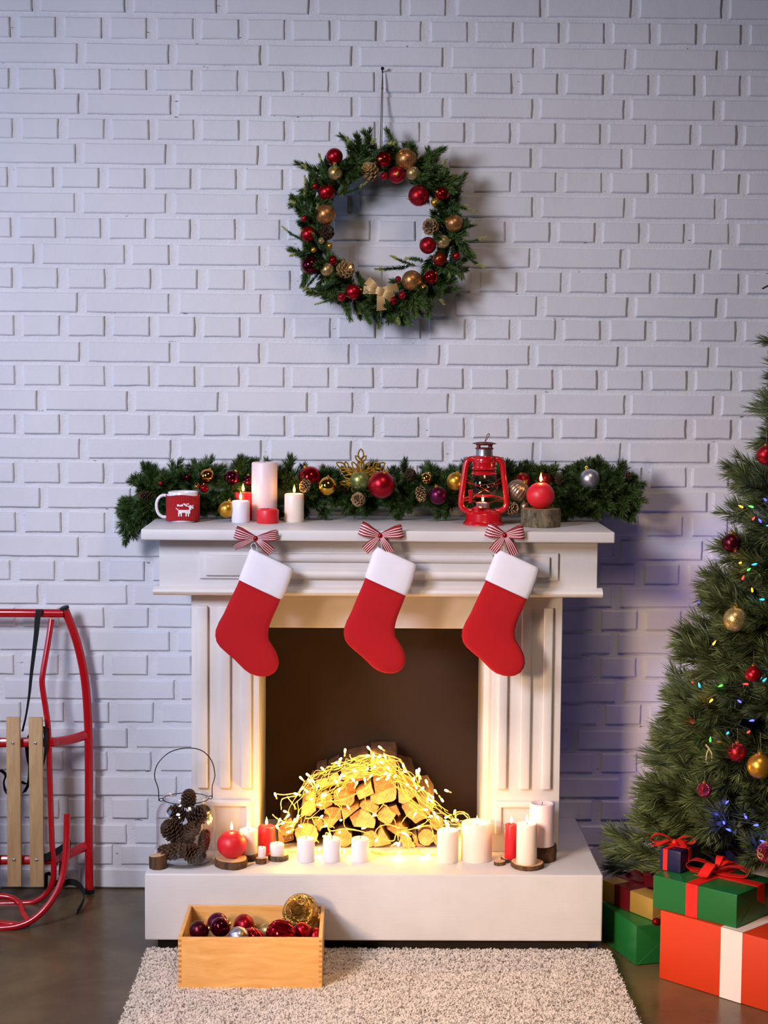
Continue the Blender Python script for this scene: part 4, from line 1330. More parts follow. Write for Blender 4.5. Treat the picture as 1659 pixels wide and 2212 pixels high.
# sprigs keep clear of the things standing on the mantel
STANDING = [(-0.2616, -0.2009, .045), (-.295, -.255, .036), (-.175, -.24, .036), (LX, LY, .055), (LX - .05, LY, .03), (LX + .05, LY, .03), (mx, my, .052), (.49, -.32, .055)]
for i in range(NG):
    f_ = (i + RG.random()) / NG * (len(GPATH) - 1.001)
    k = int(f_)
    p = GPATH[k].lerp(GPATH[k + 1], f_ - k)
    t = (GPATH[k + 1] - GPATH[k]).normalized()
    a = RG.choice((RG.uniform(.3, 3.4), RG.uniform(.7, 2.6), RG.uniform(2.2, 4.0), RG.uniform(3.2, 4.4)))      # 0 = wall side, pi/2 = up, pi = front
    rdir = Vector((0, cos(a), sin(a)))
    base = p + rdir * .022
    d = rdir * RG.uniform(.5, .9) + t * RG.uniform(-.8, .8) + Vector((0, -.15, 0))
    endk = min(f_, len(GPATH) - 1 - f_)
    if endk < 3:
        d += t * (-1 if f_ < 5 else 1) * .9
        if f_ < 4: d += Vector((-.3, -.1, -.6))
    s = RG.uniform(.72, .98)
    if -.56 < base.x < .66:
        room = base.z - 1.128
        ln_ = .085
        dn = d.normalized()
        if dn.z * ln_ < -room:
            d = Vector((dn.x, min(dn.y, -.5), -max(0, room) / ln_))
    if base.y > -.09 and d.y > 0: d.y *= .25
    if any((base + d.normalized() * q - Vector((ox, oy, (base + d.normalized() * q).z))).length < orr for q in (.03, .06, .085) for ox, oy, orr in STANDING): continue
    obj('green_sprig', RG.choice(GAR), gar, base - gar.location, rot_to(d, RG.uniform(0, 6))).scale = (s, s, s)

# things lying in the garland: (style, pixel centre and radius turned into metres, label, shape)
GB = [('b_wine',(-0.4776,-0.178,1.2272),0.0103,'small dark wine bauble high in the garland behind the mug','round'),('b_copper',(-0.4208,-0.193,1.2311),0.0206,'shiny copper gold bauble at top of the garland right of the mug','round'),('b_wine',(-0.3542,-0.188,1.2274),0.0219,'shiny dark wine bauble above the short white candle','round'),('b_redshine',(-0.4262,-0.228,1.1999),0.0121,'small shiny red bauble just right of the mug rim','round'),('b_copper',(-0.4463,-0.223,1.2058),0.0096,'small orange gold bead above the mug rim','onion'),('b_red',(-0.5495,-0.198,1.2112),0.0064,'tiny red bead at the left end of the garland','round'),('b_wine',(-0.3068,-0.178,1.2194),0.0155,'dark wine bauble half hidden behind the tallest mantel candle','round'),('b_gold',(-0.3609,-0.263,1.1454),0.0235,'satin gold bauble on the mantel left of the short white candle','round'),('b_redshine',(-0.1357,-0.178,1.2271),0.0336,'large shiny red bauble behind the lit white mantel candle','round'),('b_goldshine',(-0.0865,-0.238,1.2086),0.0261,'shiny mirror gold bauble left of the snowflake','round'),('g_green',(0.0032,-0.19,1.2223),0.0277,'green gold glitter bauble in front of the gold snowflake','round'),('b_red',(0.063,-0.256,1.2154),0.0375,'largest satin red bauble,right of the gold snowflake','round'),('b_goldshine',(0.1869,-0.208,1.2299),0.0167,'small shiny gold bauble between two pine cones','round'),('b_purple',(0.2192,-0.243,1.1863),0.0255,'satin plum bauble low in the garland left of the lantern','round'),('b_gold',(0.2685,-0.223,1.2237),0.0256,'satin gold bauble just left of the red lantern','round'),('b_champ',(0.439,-0.263,1.202),0.0311,'ribbed champagne bauble between lantern and red ball candle','ribbed'),('g_red',(0.4579,-0.188,1.2254),0.0219,'red glitter bauble peeping above the ribbed champagne one','round'),('b_rust',(0.5197,-0.178,1.2253),0.0219,'rust red bauble behind the red ball candle on the mantel','round'),('b_champ',(0.4554,-0.278,1.1599),0.0126,'small bronze bauble low between pine cone and mossy stump','round'),('b_silver',(0.6441,-0.198,1.2313),0.0289,'satin silver bauble near the right end of the garland','round'),('b_rust',(0.7593,-0.148,1.1597),0.0208,'dark rust bauble hanging under the right tip of the garland','round')]
for st, c, r, lb, sh in GB:
    bauble(st, c, r, lb, sh, 'baubles in the mantel garland', (RG.uniform(-.5, .6), RG.uniform(-.6, .6), RG.uniform(0, 6)))
for st, c, r, d, lb, stt in (
        ('dark', (-0.591,-0.185,1.1751), .0165, (-1, -.5, .1), 'dark pine cone at the left end of the garland by the mug handle', 1.2),
        ('light', (-0.001,-0.25,1.1737), .0225, (-.1, -1, .25), 'pale-tipped open pine cone below the green glitter bauble', 1),
        ('light', (-0.1481,-0.215,1.2087), .019, (-.2, -.6, -.4), 'pine cone lying under the large shiny red bauble', 1),
        ('dark', (0.1435,-0.195,1.2391), .019, (0, -1, .4), 'dark open pine cone at top of the garland left of the small gold bauble', 1),
        ('light', (0.1716,-0.24,1.1908), .0175, (.1, -.5, -1), 'pale open pine cone hanging below the small gold bauble', 1.2),
        ('light', (0.4181,-0.27,1.1539), .021, (.5, -1, .1), 'brown pine cone on the mantel right of the lantern base', 1.1),
        ('dark', (0.7472,-0.175,1.2319), .017, (.6, -.4, .7), 'dark pine cone on the right tip of the garland', 1.1),
        ('dark', (0.5592,-0.195,1.2292), .015, (-.2, -1, .5), 'dark pine cone in the garland right of the rust bauble', 1)):
    cone(st, c, r, d, lb, group='pine cones in the mantel garland', roll=RG.uniform(0, 6), stretch=stt)
# glitter snowflake
SFC = Vector((0.0057,-0.185,1.2324))
mb = MB()


def leaf(c, ang, ln, wd, r=.0022, mb_=mb):
    a = rad(ang)
    d = Vector((cos(a), 0, sin(a)))
    s_ = Vector((-sin(a), 0, cos(a)))
    L_ = [c + d * ln * t + s_ * wd * sin(pi * t) ** .8 for t in np.linspace(0, 1, 8)]
    R_ = [c + d * ln * t - s_ * wd * sin(pi * t) ** .8 for t in np.linspace(1, 0, 8)][1:-1]
    mb_.tube(L_ + R_, r, 6, True, flat=1)


for ang in (90, 30, 150, -30, 210, 270):
    a = rad(ang)
    d = Vector((cos(a), 0, sin(a)))
    mb.tube([SFC, SFC + d * .046], .0028, 6)
    leaf(SFC + d * .046, ang, .032, .0075)
    leaf(SFC + d * .042, ang + 42, .022, .005)
    leaf(SFC + d * .042, ang - 42, .022, .005)
    leaf(SFC + d * .012, ang + 12, .034, .0035)
    leaf(SFC + d * .012, ang - 12, .034, .0035)
    leaf(SFC + Vector((cos(a + pi / 6), 0, sin(a + pi / 6))) * .018, ang + 30, .030, .006)
sf = obj('snowflake_ornament', mb.mesh('snowflake_ornament', 'g_deepgold'))
tag(sf, 'gold glitter snowflake ornament standing upright in the mantel garland', 'ornament')

# ---------------------------------------------------------------- bows and stockings


def bow(cx, cz, dy, specs, label, mat='stripe', name='ribbon_bow'):
    """specs: list of (kind, angle, length, width) in metres/degrees"""
    o = thing(name, label, 'bow', (cx, dy, cz), 'striped bows on the mantel edge')
    for kind, ang, ln, w, twist in specs:
        a = rad(ang)
        d = Vector((cos(a), 0, sin(a)))
        s_ = Vector((-sin(a), 0, cos(a)))
        mb = MB()
        n = 11
        if kind == 'loop':
            T = np.linspace(0, 1, n)
            front = [d * ln * sin(pi / 2 * t) + Vector((0, -.003 - .010 * sin(pi * t), 0)) for t in T]
            back = [d * ln * .97 * sin(pi / 2 * t) + Vector((0, .0015 + .0045 * sin(pi * t), .003 * t)) for t in T[::-1]]
            ww = [w * (.30 + .70 * min(1, t * 1.9) ** .8) for t in T]
            sd = [(s_ * cos(twist * t) + Vector((0, 1, 0)) * sin(twist * t)) for t in T]
            mb.strip(front, [q * k for q, k in zip(sd, ww)], .0006)
            mb.strip(back, [s_ * k for k in ww[::-1]], .0006)
            obj('loop', mb.mesh('loop', mat, True, 60), o)
        else:
            T = np.linspace(0, 1, n)
            pts = [d * ln * t + Vector((0, -.002 - .006 * sin(pi * t * 1.3), -.004 * t * t)) for t in T]
            ww = [w * (.35 + .65 * min(1, t * 1.6)) for t in T]
            sd = [(s_ * cos(twist * t) + Vector((0, 1, 0)) * sin(twist * t)) for t in T]
            mb.strip(pts, [q * k for q, k in zip(sd, ww)], .0006)
            obj('tail', mb.mesh('tail', mat, True, 60), o)
    kn = MB().sphere((0, -.004, 0), .0062, 14, 8, sq=1.15)
    obj('knot', kn.mesh('knot', 'b_red' if mat == 'stripe' else mat), o)
    return o


BX = [(-0.2678,-0.503,1.0888),(0.0571,-0.503,1.0983),(0.3827,-0.503,1.1017)]
bow(BX[0][0], BX[0][2], -.5005, [('loop', 164, .056, .030, .3), ('loop', 8, .058, .026, -.5), ('tail', 200, .060, .018, .5), ('tail', -38, .052, .024, 0)], 'striped ribbon bow at left end of the mantel edge, above the left stocking')
bow(BX[1][0], BX[1][2], -.5005, [('loop', 160, .056, .034, .2), ('loop', 12, .060, .032, -.2), ('tail', 222, .054, .024, .2), ('tail', -56, .050, .022, 0)], 'striped ribbon bow in the middle of the mantel edge, above the middle stocking')
bow(BX[2][0], BX[2][2], -.5005, [('loop', 162, .050, .036, .2), ('loop', 10, .051, .034, -.2), ('tail', 232, .050, .024, .1), ('tail', -60, .055, .024, 0)], 'striped ribbon bow at right of the mantel edge, above the right stocking')


def loft(secs, th, n=18, flat=.62):
    """flat padded shape from pairs of outline points in the wall plane"""
    v, f = [], []
    m = len(secs)
    for i, ((ax, az), (bx, bz)) in enumerate(secs):
        t_ = th * min(1, .25 + 1.2 * sin(pi * min(1, (i + .4) / (m - .2)) * .94 + .1))
        for k in range(n):
            a = 2 * pi * k / n
            s = (1 - cos(a)) / 2
            y = -math.copysign(abs(sin(a)) ** flat, sin(a)) * t_ / 2
            v.append((ax + (bx - ax) * s, y, az + (bz - az) * s))
    for i in range(m - 1):
        for k in range(n):
            k2 = (k + 1) % n
            f.append((i * n + k, (i + 1) * n + k, (i + 1) * n + k2, i * n + k2))
    f.append(tuple(range(n)))
    f.append(tuple((m - 1) * n + k for k in range(n - 1, -1, -1)))
    return MB().add(v, f)


LEGS = [[(-0.3094,0.981),(-0.2016,0.9309)],[(-0.3196,0.9574),(-0.2074,0.9162)],[(-0.3313,0.9337),(-0.2141,0.9005)],[(-0.3517,0.8893),(-0.2258,0.8738)],[(-0.3649,0.8656),(-0.231,0.859)],[(-0.3731,0.8448),(-0.2345,0.8441)],[(-0.3742,0.83),(-0.2353,0.8308)],[(-0.3707,0.8137),(-0.2323,0.819)],[(-0.3619,0.8005),(-0.2256,0.8087)],[(-0.3443,0.7843),(-0.2173,0.7948)],[(-0.3267,0.7695),(-0.2117,0.7835)],[(-0.3105,0.7533),(-0.2078,0.7687)],[(-0.2973,0.74),(-0.2069,0.7568)],[(-0.2826,0.7297),(-0.2107,0.7435)],[(-0.265,0.7238),(-0.2195,0.7315)],[(-0.2488,0.7221),(-0.2327,0.7246)]]
CUFF = [[(-0.2803,1.0612),(-0.175,1.0113)],[(-0.2823,1.06),(-0.1709,1.0078)],[(-0.2855,1.0547),(-0.1708,1.0013)],[(-0.2934,1.0326),(-0.1784,0.9759)],[(-0.303,1.0075),(-0.1879,0.9493)],[(-0.3117,0.9845),(-0.1969,0.931)],[(-0.3129,0.9795),(-0.2004,0.9274)],[(-0.3094,0.9772),(-0.2045,0.928)]]
HOOK = [(-0.2682,1.0771),(-0.2633,1.0589),(-0.2815,1.0697)]


def stocking(dx, dz, sx, label, ang=0):
    hx, hz = HOOK[0]
    F = lambda P: (hx + ((P[0] - hx) * cos(ang) - (P[1] - hz) * sin(ang)) * sx, hz + ((P[0] - hx) * sin(ang) + (P[1] - hz) * cos(ang)))
    o = thing('christmas_stocking', label, 'stocking', (hx + dx, -.4905, hz + dz), 'red stockings hanging from the mantel')
    rel = lambda P: (F(P)[0] - hx, F(P)[1] - hz)
    L_ = [tuple(rel(p) for p in s) for s in LEGS]
    C_ = [tuple(rel(p) for p in s) for s in CUFF]
    lg = loft(L_, .020).mesh('foot', 'felt_red', True, 70)
    obj('foot', lg, o)
    obj('cuff', loft(C_, .026).mesh('cuff', 'felt_white', True, 70), o)
    lp = smooth_path([(.004, -.004, -.021), (.003, -.008, -.008), (-.004, -.008, .001), (-.012, -.008, -.006), (-.009, -.007, -.014), (-.002, -.005, -.024)], 5)
    obj('hanging_loop', MB().strip(lp, [(0, .006, 0.002)] * len(lp), .0015).mesh('hanging_loop', 'felt_white', True, 60), o)
    return o


stocking(0, 0, 1, 'left red felt stocking with white cuff hanging from the mantel')
stocking(0.3255, 0.009500000000000064, .965, 'middle red felt stocking with white cuff hanging from the mantel', .035)
stocking(0.6457999999999999, 0.0042999999999999705, 1.0, 'right red felt stocking with white cuff hanging from the mantel', .01)

# ---------------------------------------------------------------- firewood pile with fairy lights
RW = random.Random(8)


def log(poly, y0, y1, label, rough=.4, barked=(), mat='endgrain', name='firewood_log'):
    """poly: outline in x,z of the front end; sides in split wood, listed edges in bark"""
    n0 = len(poly)
    cx = sum(p[0] for p in poly) / n0
    cz = sum(p[1] for p in poly) / n0
    P = []
    for k in range(n0):           # subdivide each edge a little for uneven edges
        a, b = poly[k], poly[(k + 1) % n0]
        P.append((a[0], a[1], k))
        P.append(((a[0] + b[0]) / 2 + RW.uniform(-1, 1) * .0016, (a[1] + b[1]) / 2 + RW.uniform(-1, 1) * .0016, k))
    n = len(P)
    o = thing(name, label, 'log', (cx, y0, cz), 'split logs stacked in the fireplace')
    sk = RW.uniform(-.01, .01)
    v = [(p[0] - cx, 0 + RW.uniform(-.002, .002), p[1] - cz) for p in P] + [(p[0] - cx + sk, y1 - y0, p[1] - cz + sk * .5) for p in P]
    area = sum(P[k][0] * P[(k + 1) % n][1] - P[(k + 1) % n][0] * P[k][1] for k in range(n))
    f1 = [tuple(range(n)), tuple(range(2 * n - 1, n - 1, -1))]
    sides, bk = [], []
    for k in range(n):
        k2 = (k + 1) % n
        (bk if (barked == 'all' or P[k][2] in barked) else sides).append((k, n + k, n + k2, k2))
    if area < 0:
        flip = lambda L: [tuple(reversed(q)) for q in L]
        f1, sides, bk = flip(f1), flip(sides), flip(bk)
    mb = MB().add(v, f1 + sides + bk, 0)
    mb.mi = [0, 0] + [1] * len(sides + bk)
    M_ = mb.mesh('heartwood', [mat, 'split'], False)
    obj('heartwood', M_, o)
    if bk:
        vb = [((a * 1.04), b + .002, c * 1.04) for a, b, c in v]
        obj('bark', MB().add(vb, bk).mesh('bark', 'bark', True, 30), o)
    return o


def circ(cx, cz, r, n=12):
    return [(cx + r * cos(2 * pi * k / n) * RW.uniform(.94, 1.05), cz + r * sin(2 * pi * k / n) * RW.uniform(.94, 1.05)) for k in range(n)]


FRONT = -.335
RL = [(-0.1364,0.2561,0.0337,'thick round birch log at the left foot of the wood pile'),(-0.0372,0.2448,0.0262,'round log behind the middle votive candle'),(0.0391,0.2452,0.0225,'round log behind the right votive candle'),(0.1926,0.2497,0.0225,'round log with growth rings at the right foot of the pile'),(0.2276,0.2433,0.0162,'round log end at far right behind the ivory candle')]
for x, z, r, lb in RL:
    z = max(z, HZ + r * 1.05)
    log(circ(x, z, r), FRONT, -.10, lb, barked='all')
def A_(L): return L
PL = [([(-0.1426,0.3445),(-0.114,0.3507),(-0.1113,0.3206),(-0.1273,0.3051),(-0.1526,0.3076),(-0.151,0.3273)],-0.325,'orange split log at left of the pile under the bundled lights',()),([(-0.1405,0.3541),(-0.1279,0.3765),(-0.1127,0.3679),(-0.1126,0.3499),(-0.1379,0.3429)],-0.315,'split log high at left under the bundled lights',()),([(-0.0635,0.3629),(-0.0382,0.3742),(-0.0281,0.3725),(-0.0163,0.3657),(-0.0045,0.3675),(-0.006,0.3486),(-0.0161,0.3348),(-0.06,0.3363)],-0.325,'brown-ended split log in the upper middle of the pile',()),([(-0.0284,0.381),(-0.02,0.4),(-0.0047,0.388),(-0.002,0.3682),(-0.0266,0.3646)],-0.3,'narrow bright split log near the top of the pile',()),([(-0.0015,0.3717),(0.0392,0.399),(0.0479,0.3682),(0.0075,0.35)],-0.32,'square brown log end under the brightest lights',()),([(-0.0413,0.3227),(0.005,0.3349),(0.0076,0.3298),(-0.0327,0.2961),(-0.0395,0.3106)],-0.325,'thin wedge-shaped log in the middle of the pile',(2,3)),([(-0.09,0.2946),(-0.0462,0.3008),(-0.0688,0.2732),(-0.0882,0.2774)],-0.33,'small split wedge above the round log behind the middle votive',()),([(-0.1122,0.297),(-0.0936,0.2936),(-0.0918,0.2747),(-0.1002,0.2609),(-0.1171,0.2746),(-0.1206,0.2883)],-0.32,'dark barked log left of centre above the round birch log',(0,1,2,3,4,5)),([(-0.1128,0.35),(-0.0842,0.3742),(-0.0671,0.3571),(-0.067,0.3329),(-0.0974,0.3173),(-0.111,0.3258)],-0.305,'dark barked log behind the crossing cables',(0,1,2,3,4,5)),([(-0.1115,0.4004),(-0.0844,0.4074),(-0.0776,0.392),(-0.0911,0.3781),(-0.1114,0.3866)],-0.3,'dark round log at the upper left of the pile',(0,1,2,3,4)),([(-0.067,0.326),(-0.0449,0.3227),(-0.0413,0.2916),(-0.0668,0.2967),(-0.0889,0.3087),(-0.0856,0.3208)],-0.305,'dark split log deep in the middle of the pile',(0,1,2,3,4,5)),([(-0.0193,0.3012),(0.011,0.3238),(0.0129,0.3014),(-0.009,0.2772)],-0.315,'narrow bark-sided log left of the big bright wedge',(0,1,2,3)),([(-0.0072,0.2791),(0.0127,0.3255),(0.0346,0.317),(0.0525,0.2965),(0.0485,0.275)],-0.335,'big bright wedge-shaped log in the centre of the pile',()),([(0.0084,0.3336),(0.0193,0.3465),(0.0412,0.3466),(0.0616,0.3313),(0.0499,0.314),(0.0347,0.3191),(0.0144,0.3268)],-0.33,'bright yellow log lying on the big centre wedge',()),([(0.0383,0.36),(0.0506,0.3672),(0.1087,0.3908),(0.1081,0.3558),(0.0984,0.3468),(0.0614,0.3386),(0.0385,0.3438)],-0.325,'brown-ended half log at the top centre with a bark edge',(3,4,5)),([(0.0451,0.4069),(0.1087,0.4072),(0.108,0.3902),(0.0516,0.3674)],-0.315,'bright split log resting on the top centre half log',()),([(0.1142,0.3744),(0.123,0.3834),(0.1619,0.3728),(0.1638,0.362),(0.1322,0.3385),(0.1162,0.3438)],-0.32,'split log with brown end right of the top centre',(4,5)),([(0.1249,0.332),(0.1372,0.3411),(0.1548,0.3465),(0.1797,0.3251),(0.194,0.3036),(0.1624,0.2873),(0.1375,0.307)],-0.33,'large pale split log at right of the pile',()),([(0.0598,0.3151),(0.0808,0.3313),(0.1091,0.3135),(0.0952,0.2901),(0.0829,0.2847),(0.0599,0.299)],-0.335,'pale square-ended log right of the big centre wedge',()),([(0.0838,0.328),(0.1093,0.3353),(0.122,0.3084),(0.1167,0.3012),(0.1096,0.3101)],-0.315,'dark barked log above the pale square-ended one',(0,1,2,3,4)),([(0.0689,0.2784),(0.0957,0.2326),(0.0499,0.2226),(0.0567,0.2505)],-0.335,'pointed triangular log standing at the front of the pile',()),([(0.122,0.2543),(0.1378,0.2562),(0.1646,0.2257),(0.1435,0.2149),(0.1294,0.2148),(0.1239,0.2364)],-0.335,'small bright chopped log at the front right of centre',()),([(0.1543,0.2468),(0.1666,0.2522),(0.1713,0.2288),(0.1917,0.2199),(0.1669,0.218)],-0.32,'log wedged between the chopped log and the ringed round one',()),([(0.1703,0.2712),(0.204,0.275),(0.205,0.2605),(0.1722,0.2586)],-0.31,'dark log lying on top of the ringed round log',(0,1,2,3)),([(0.0849,0.2713),(0.1219,0.2858),(0.1523,0.2517),(0.117,0.2489)],-0.325,'split log with a bark edge above the chopped log',(3,)),([(0.1626,0.3547),(0.198,0.3602),(0.216,0.3315),(0.195,0.3007),(0.1824,0.3205)],-0.305,'long split log under the lights on the right slope',()),([(0.2035,0.3015),(0.2372,0.2999),(0.2411,0.2674),(0.2216,0.2637),(0.2073,0.2745)],-0.315,'brown log at the right foot behind the ivory candle',(0,1,2,3,4)),([(0.0379,0.4545),(0.1055,0.4549),(0.111,0.4368),(0.1059,0.4061),(0.0418,0.4058)],-0.28,'log at the very top of the pile wrapped in lights',(0,1,2,3,4)),([(0.1145,0.4193),(0.1519,0.4087),(0.1629,0.3726),(0.1273,0.3797),(0.1129,0.3977)],-0.29,'barked log on the upper right slope of the pile',(0,1,2,3,4)),([(-0.0439,0.4269),(0.0252,0.4429),(0.0357,0.4013),(-0.0129,0.3906),(-0.0412,0.3983)],-0.285,'barked log at the upper left of the pile top',(0,1,2,3,4)),([(-0.2168,0.2632),(-0.1811,0.2946),(-0.1708,0.2764),(-0.1745,0.2307),(-0.2141,0.2214)],-0.3,'log at the far left foot buried in light cables',(0,1,2,3,4)),([(-0.1028,0.389),(-0.0542,0.4179),(-0.0437,0.3893),(-0.0898,0.3682)],-0.28,'small log on the upper left slope under the cables',(0,1,2,3))]
for pl, y, lb, bk in PL:
    pl = [(a, max(b, HZ + .0005)) for a, b in pl]
    log(pl, y, -.08 if y < -.3 else -.07, lb, barked=bk)
# stick lying left of the pile
o = thing('firewood_stick', 'short sawn stick lying at the left end of the wood pile', 'stick', (-0.1866,-0.35,0.2496))
obj('bark', MB().tube([(-.013, -.004, .0), (.013, .006, .003)], .0085, 14).mesh('bark', 'bark', True, 50), o)
obj('cut_face', MB().tube([(-.0132, -.0041, .0), (-.0136, -.0043, 0)], .0078, 14).mesh('cut_face', 'slice', True, 50), o)

fl_ = thing('fairy_lights', 'tangled string of warm white fairy lights heaped over the firewood', 'string lights', (.04, -.36, HZ))
# crest of the heap in wall-plane metres
CREST = [(-0.217,0.2689),(-0.1919,0.3128),(-0.1642,0.3644),(-0.1366,0.4057),(-0.0887,0.4342),(-0.032,0.4601),(0.0247,0.4758),(0.0752,0.476),(0.1196,0.4557),(0.158,0.407),(0.1964,0.366),(0.2348,0.3327),(0.2732,0.3019),(0.3077,0.2814)]
CR = smooth_path([(a, 0, b) for a, b in CREST], 6)


def crest(t):
    f_ = min(max(t, 0), .9999) * (len(CR) - 1)
    k = int(f_)
    p = CR[k].lerp(CR[k + 1], f_ - k)
    d = (CR[k + 1] - CR[k]).normalized()
    return p, Vector((d.z, 0, -d.x))          # point and inward normal


def seg_y(x, z):
    return -.338 - .012 * max(0, 1 - (z - HZ) / .2)


mbc = MB()
sp_ = []
for i in range(48):
    t0 = RW.uniform(-.05, .6)
    t1 = t0 + RW.uniform(.25, .6)
    dep = RW.uniform(.0, .055)
    n = 16
    pts = []
    for k in range(n):
        t = t0 + (t1 - t0) * k / (n - 1)
        p, nn = crest(t)
        dep += RW.gauss(0, .006)
        dep = min(max(dep, -.004), .075 if t < .35 else .05)
        q = p + nn * dep
        q.z = max(q.z, HZ + .004)
        pts.append((q.x + RW.gauss(0, .003), seg_y(q.x, q.z) + RW.uniform(-.022, .006), q.z + RW.gauss(0, .003)))
    path = smooth_path(pts, 3)
    mbc.tube(path, .0008, 5)
    sp_ += path[::5]
# loose loops hanging over the front of the logs
HANG = [[(-0.1447,0.3161),(-0.1007,0.351),(-0.0376,0.3603),(0.0253,0.3901),(0.0377,0.4094)],[(-0.0818,0.3575),(-0.088,0.3382),(-0.0727,0.3126),(-0.0776,0.2804),(-0.0673,0.2573),(-0.0813,0.2675),(-0.0863,0.252)],[(-0.073,0.3601),(-0.0438,0.3384),(-0.0348,0.3063),(-0.0308,0.2806),(-0.0055,0.2781),(0.0261,0.268),(0.0388,0.2603)],[(-0.1383,0.3059),(-0.1005,0.3086),(-0.0814,0.2933),(-0.07,0.274),(-0.0371,0.278),(0.0135,0.2705)],[(-0.1207,0.306),(-0.113,0.2867),(-0.1116,0.2545),(-0.1026,0.2391)],[(-0.04,0.3397),(-0.0563,0.3127),(-0.0688,0.2907),(-0.0599,0.2805)],[(-0.0567,0.3807),(-0.0439,0.3513),(-0.04,0.332)],[(0.0227,0.3888),(0.0256,0.3452),(0.0358,0.3298),(0.0536,0.3196)],[(0.0607,0.3774),(0.0736,0.3479),(0.0824,0.3428),(0.0991,0.3133),(0.1094,0.2876),(0.1148,0.249)],[(0.0758,0.3813),(0.0736,0.3454),(0.0535,0.3221),(0.0765,0.2965),(0.1145,0.2838),(0.1399,0.2813)],[(0.0489,0.2629),(0.0614,0.2836),(0.0892,0.2888),(0.1171,0.2812)],[(0.049,0.2578),(0.0769,0.2489),(0.1022,0.2451),(0.1121,0.2683),(0.1463,0.2685),(0.1629,0.2531),(0.1555,0.2324),(0.1722,0.2105)],[(0.1171,0.2838),(0.1395,0.3199),(0.1646,0.3355),(0.1597,0.3265)],[(0.1401,0.253),(0.1429,0.2298),(0.1405,0.2143)],[(0.1588,0.2814),(0.1841,0.288),(0.2031,0.288),(0.2096,0.2687),(0.2187,0.2494)],[(0.1222,0.2735),(0.1525,0.2788),(0.184,0.2918),(0.2004,0.3048),(0.2031,0.2816)],[(0.1008,0.4097),(0.1198,0.4072),(0.1451,0.3945),(0.1642,0.3817)],[(0.0391,0.219),(0.0709,0.2063),(0.1026,0.2038),(0.1405,0.2065),(0.2166,0.2017)],[(-0.1885,0.2155),(-0.1379,0.2183),(-0.0874,0.2185),(-0.0367,0.2136)],[(-0.2292,0.3183),(-0.214,0.303),(-0.1888,0.2954),(-0.1635,0.2929)],[(-0.2168,0.3723),(-0.1954,0.3724),(-0.1639,0.3764),(-0.1537,0.3675)],[(-0.2053,0.3287),(-0.2041,0.3595),(-0.1827,0.3673),(-0.1638,0.3674)],[(-0.189,0.3673),(-0.1738,0.3468),(-0.1637,0.334)],[(-0.0195,0.4834),(-0.0131,0.4732),(0.012,0.481),(0.0372,0.4836)],[(0.0724,0.4889),(0.0851,0.4813),(0.1129,0.4738),(0.1333,0.4457)],[(0.2687,0.3051),(0.2723,0.3231),(0.2912,0.3257),(0.3065,0.3155),(0.3105,0.3001)],[(0.2712,0.3025),(0.2736,0.318),(0.2913,0.3219),(0.3041,0.3104),(0.3068,0.2975)]]
for pl in HANG:
    k = 0
    pp = []
    for a, b in pl:
        zc = max(b, HZ + .002)
        yy = -.362 if b > HZ + .006 else -.36 - (HZ - b) * 1.6 - .02
        pp.append((a, yy + RW.uniform(-.004, .004), zc + (RW.uniform(0, .003))))
    path = smooth_path(pp, 5)
    mbc.tube(path, .0011, 5)
    mbc.tube([p + Vector((.0012 * sin(i * 1.9), .0012 * cos(i * 1.9), .001)) for i, p in enumerate(path)], .001, 5)
obj('cable', mbc.mesh('cable', 'clearwire'), fl_, world=True)
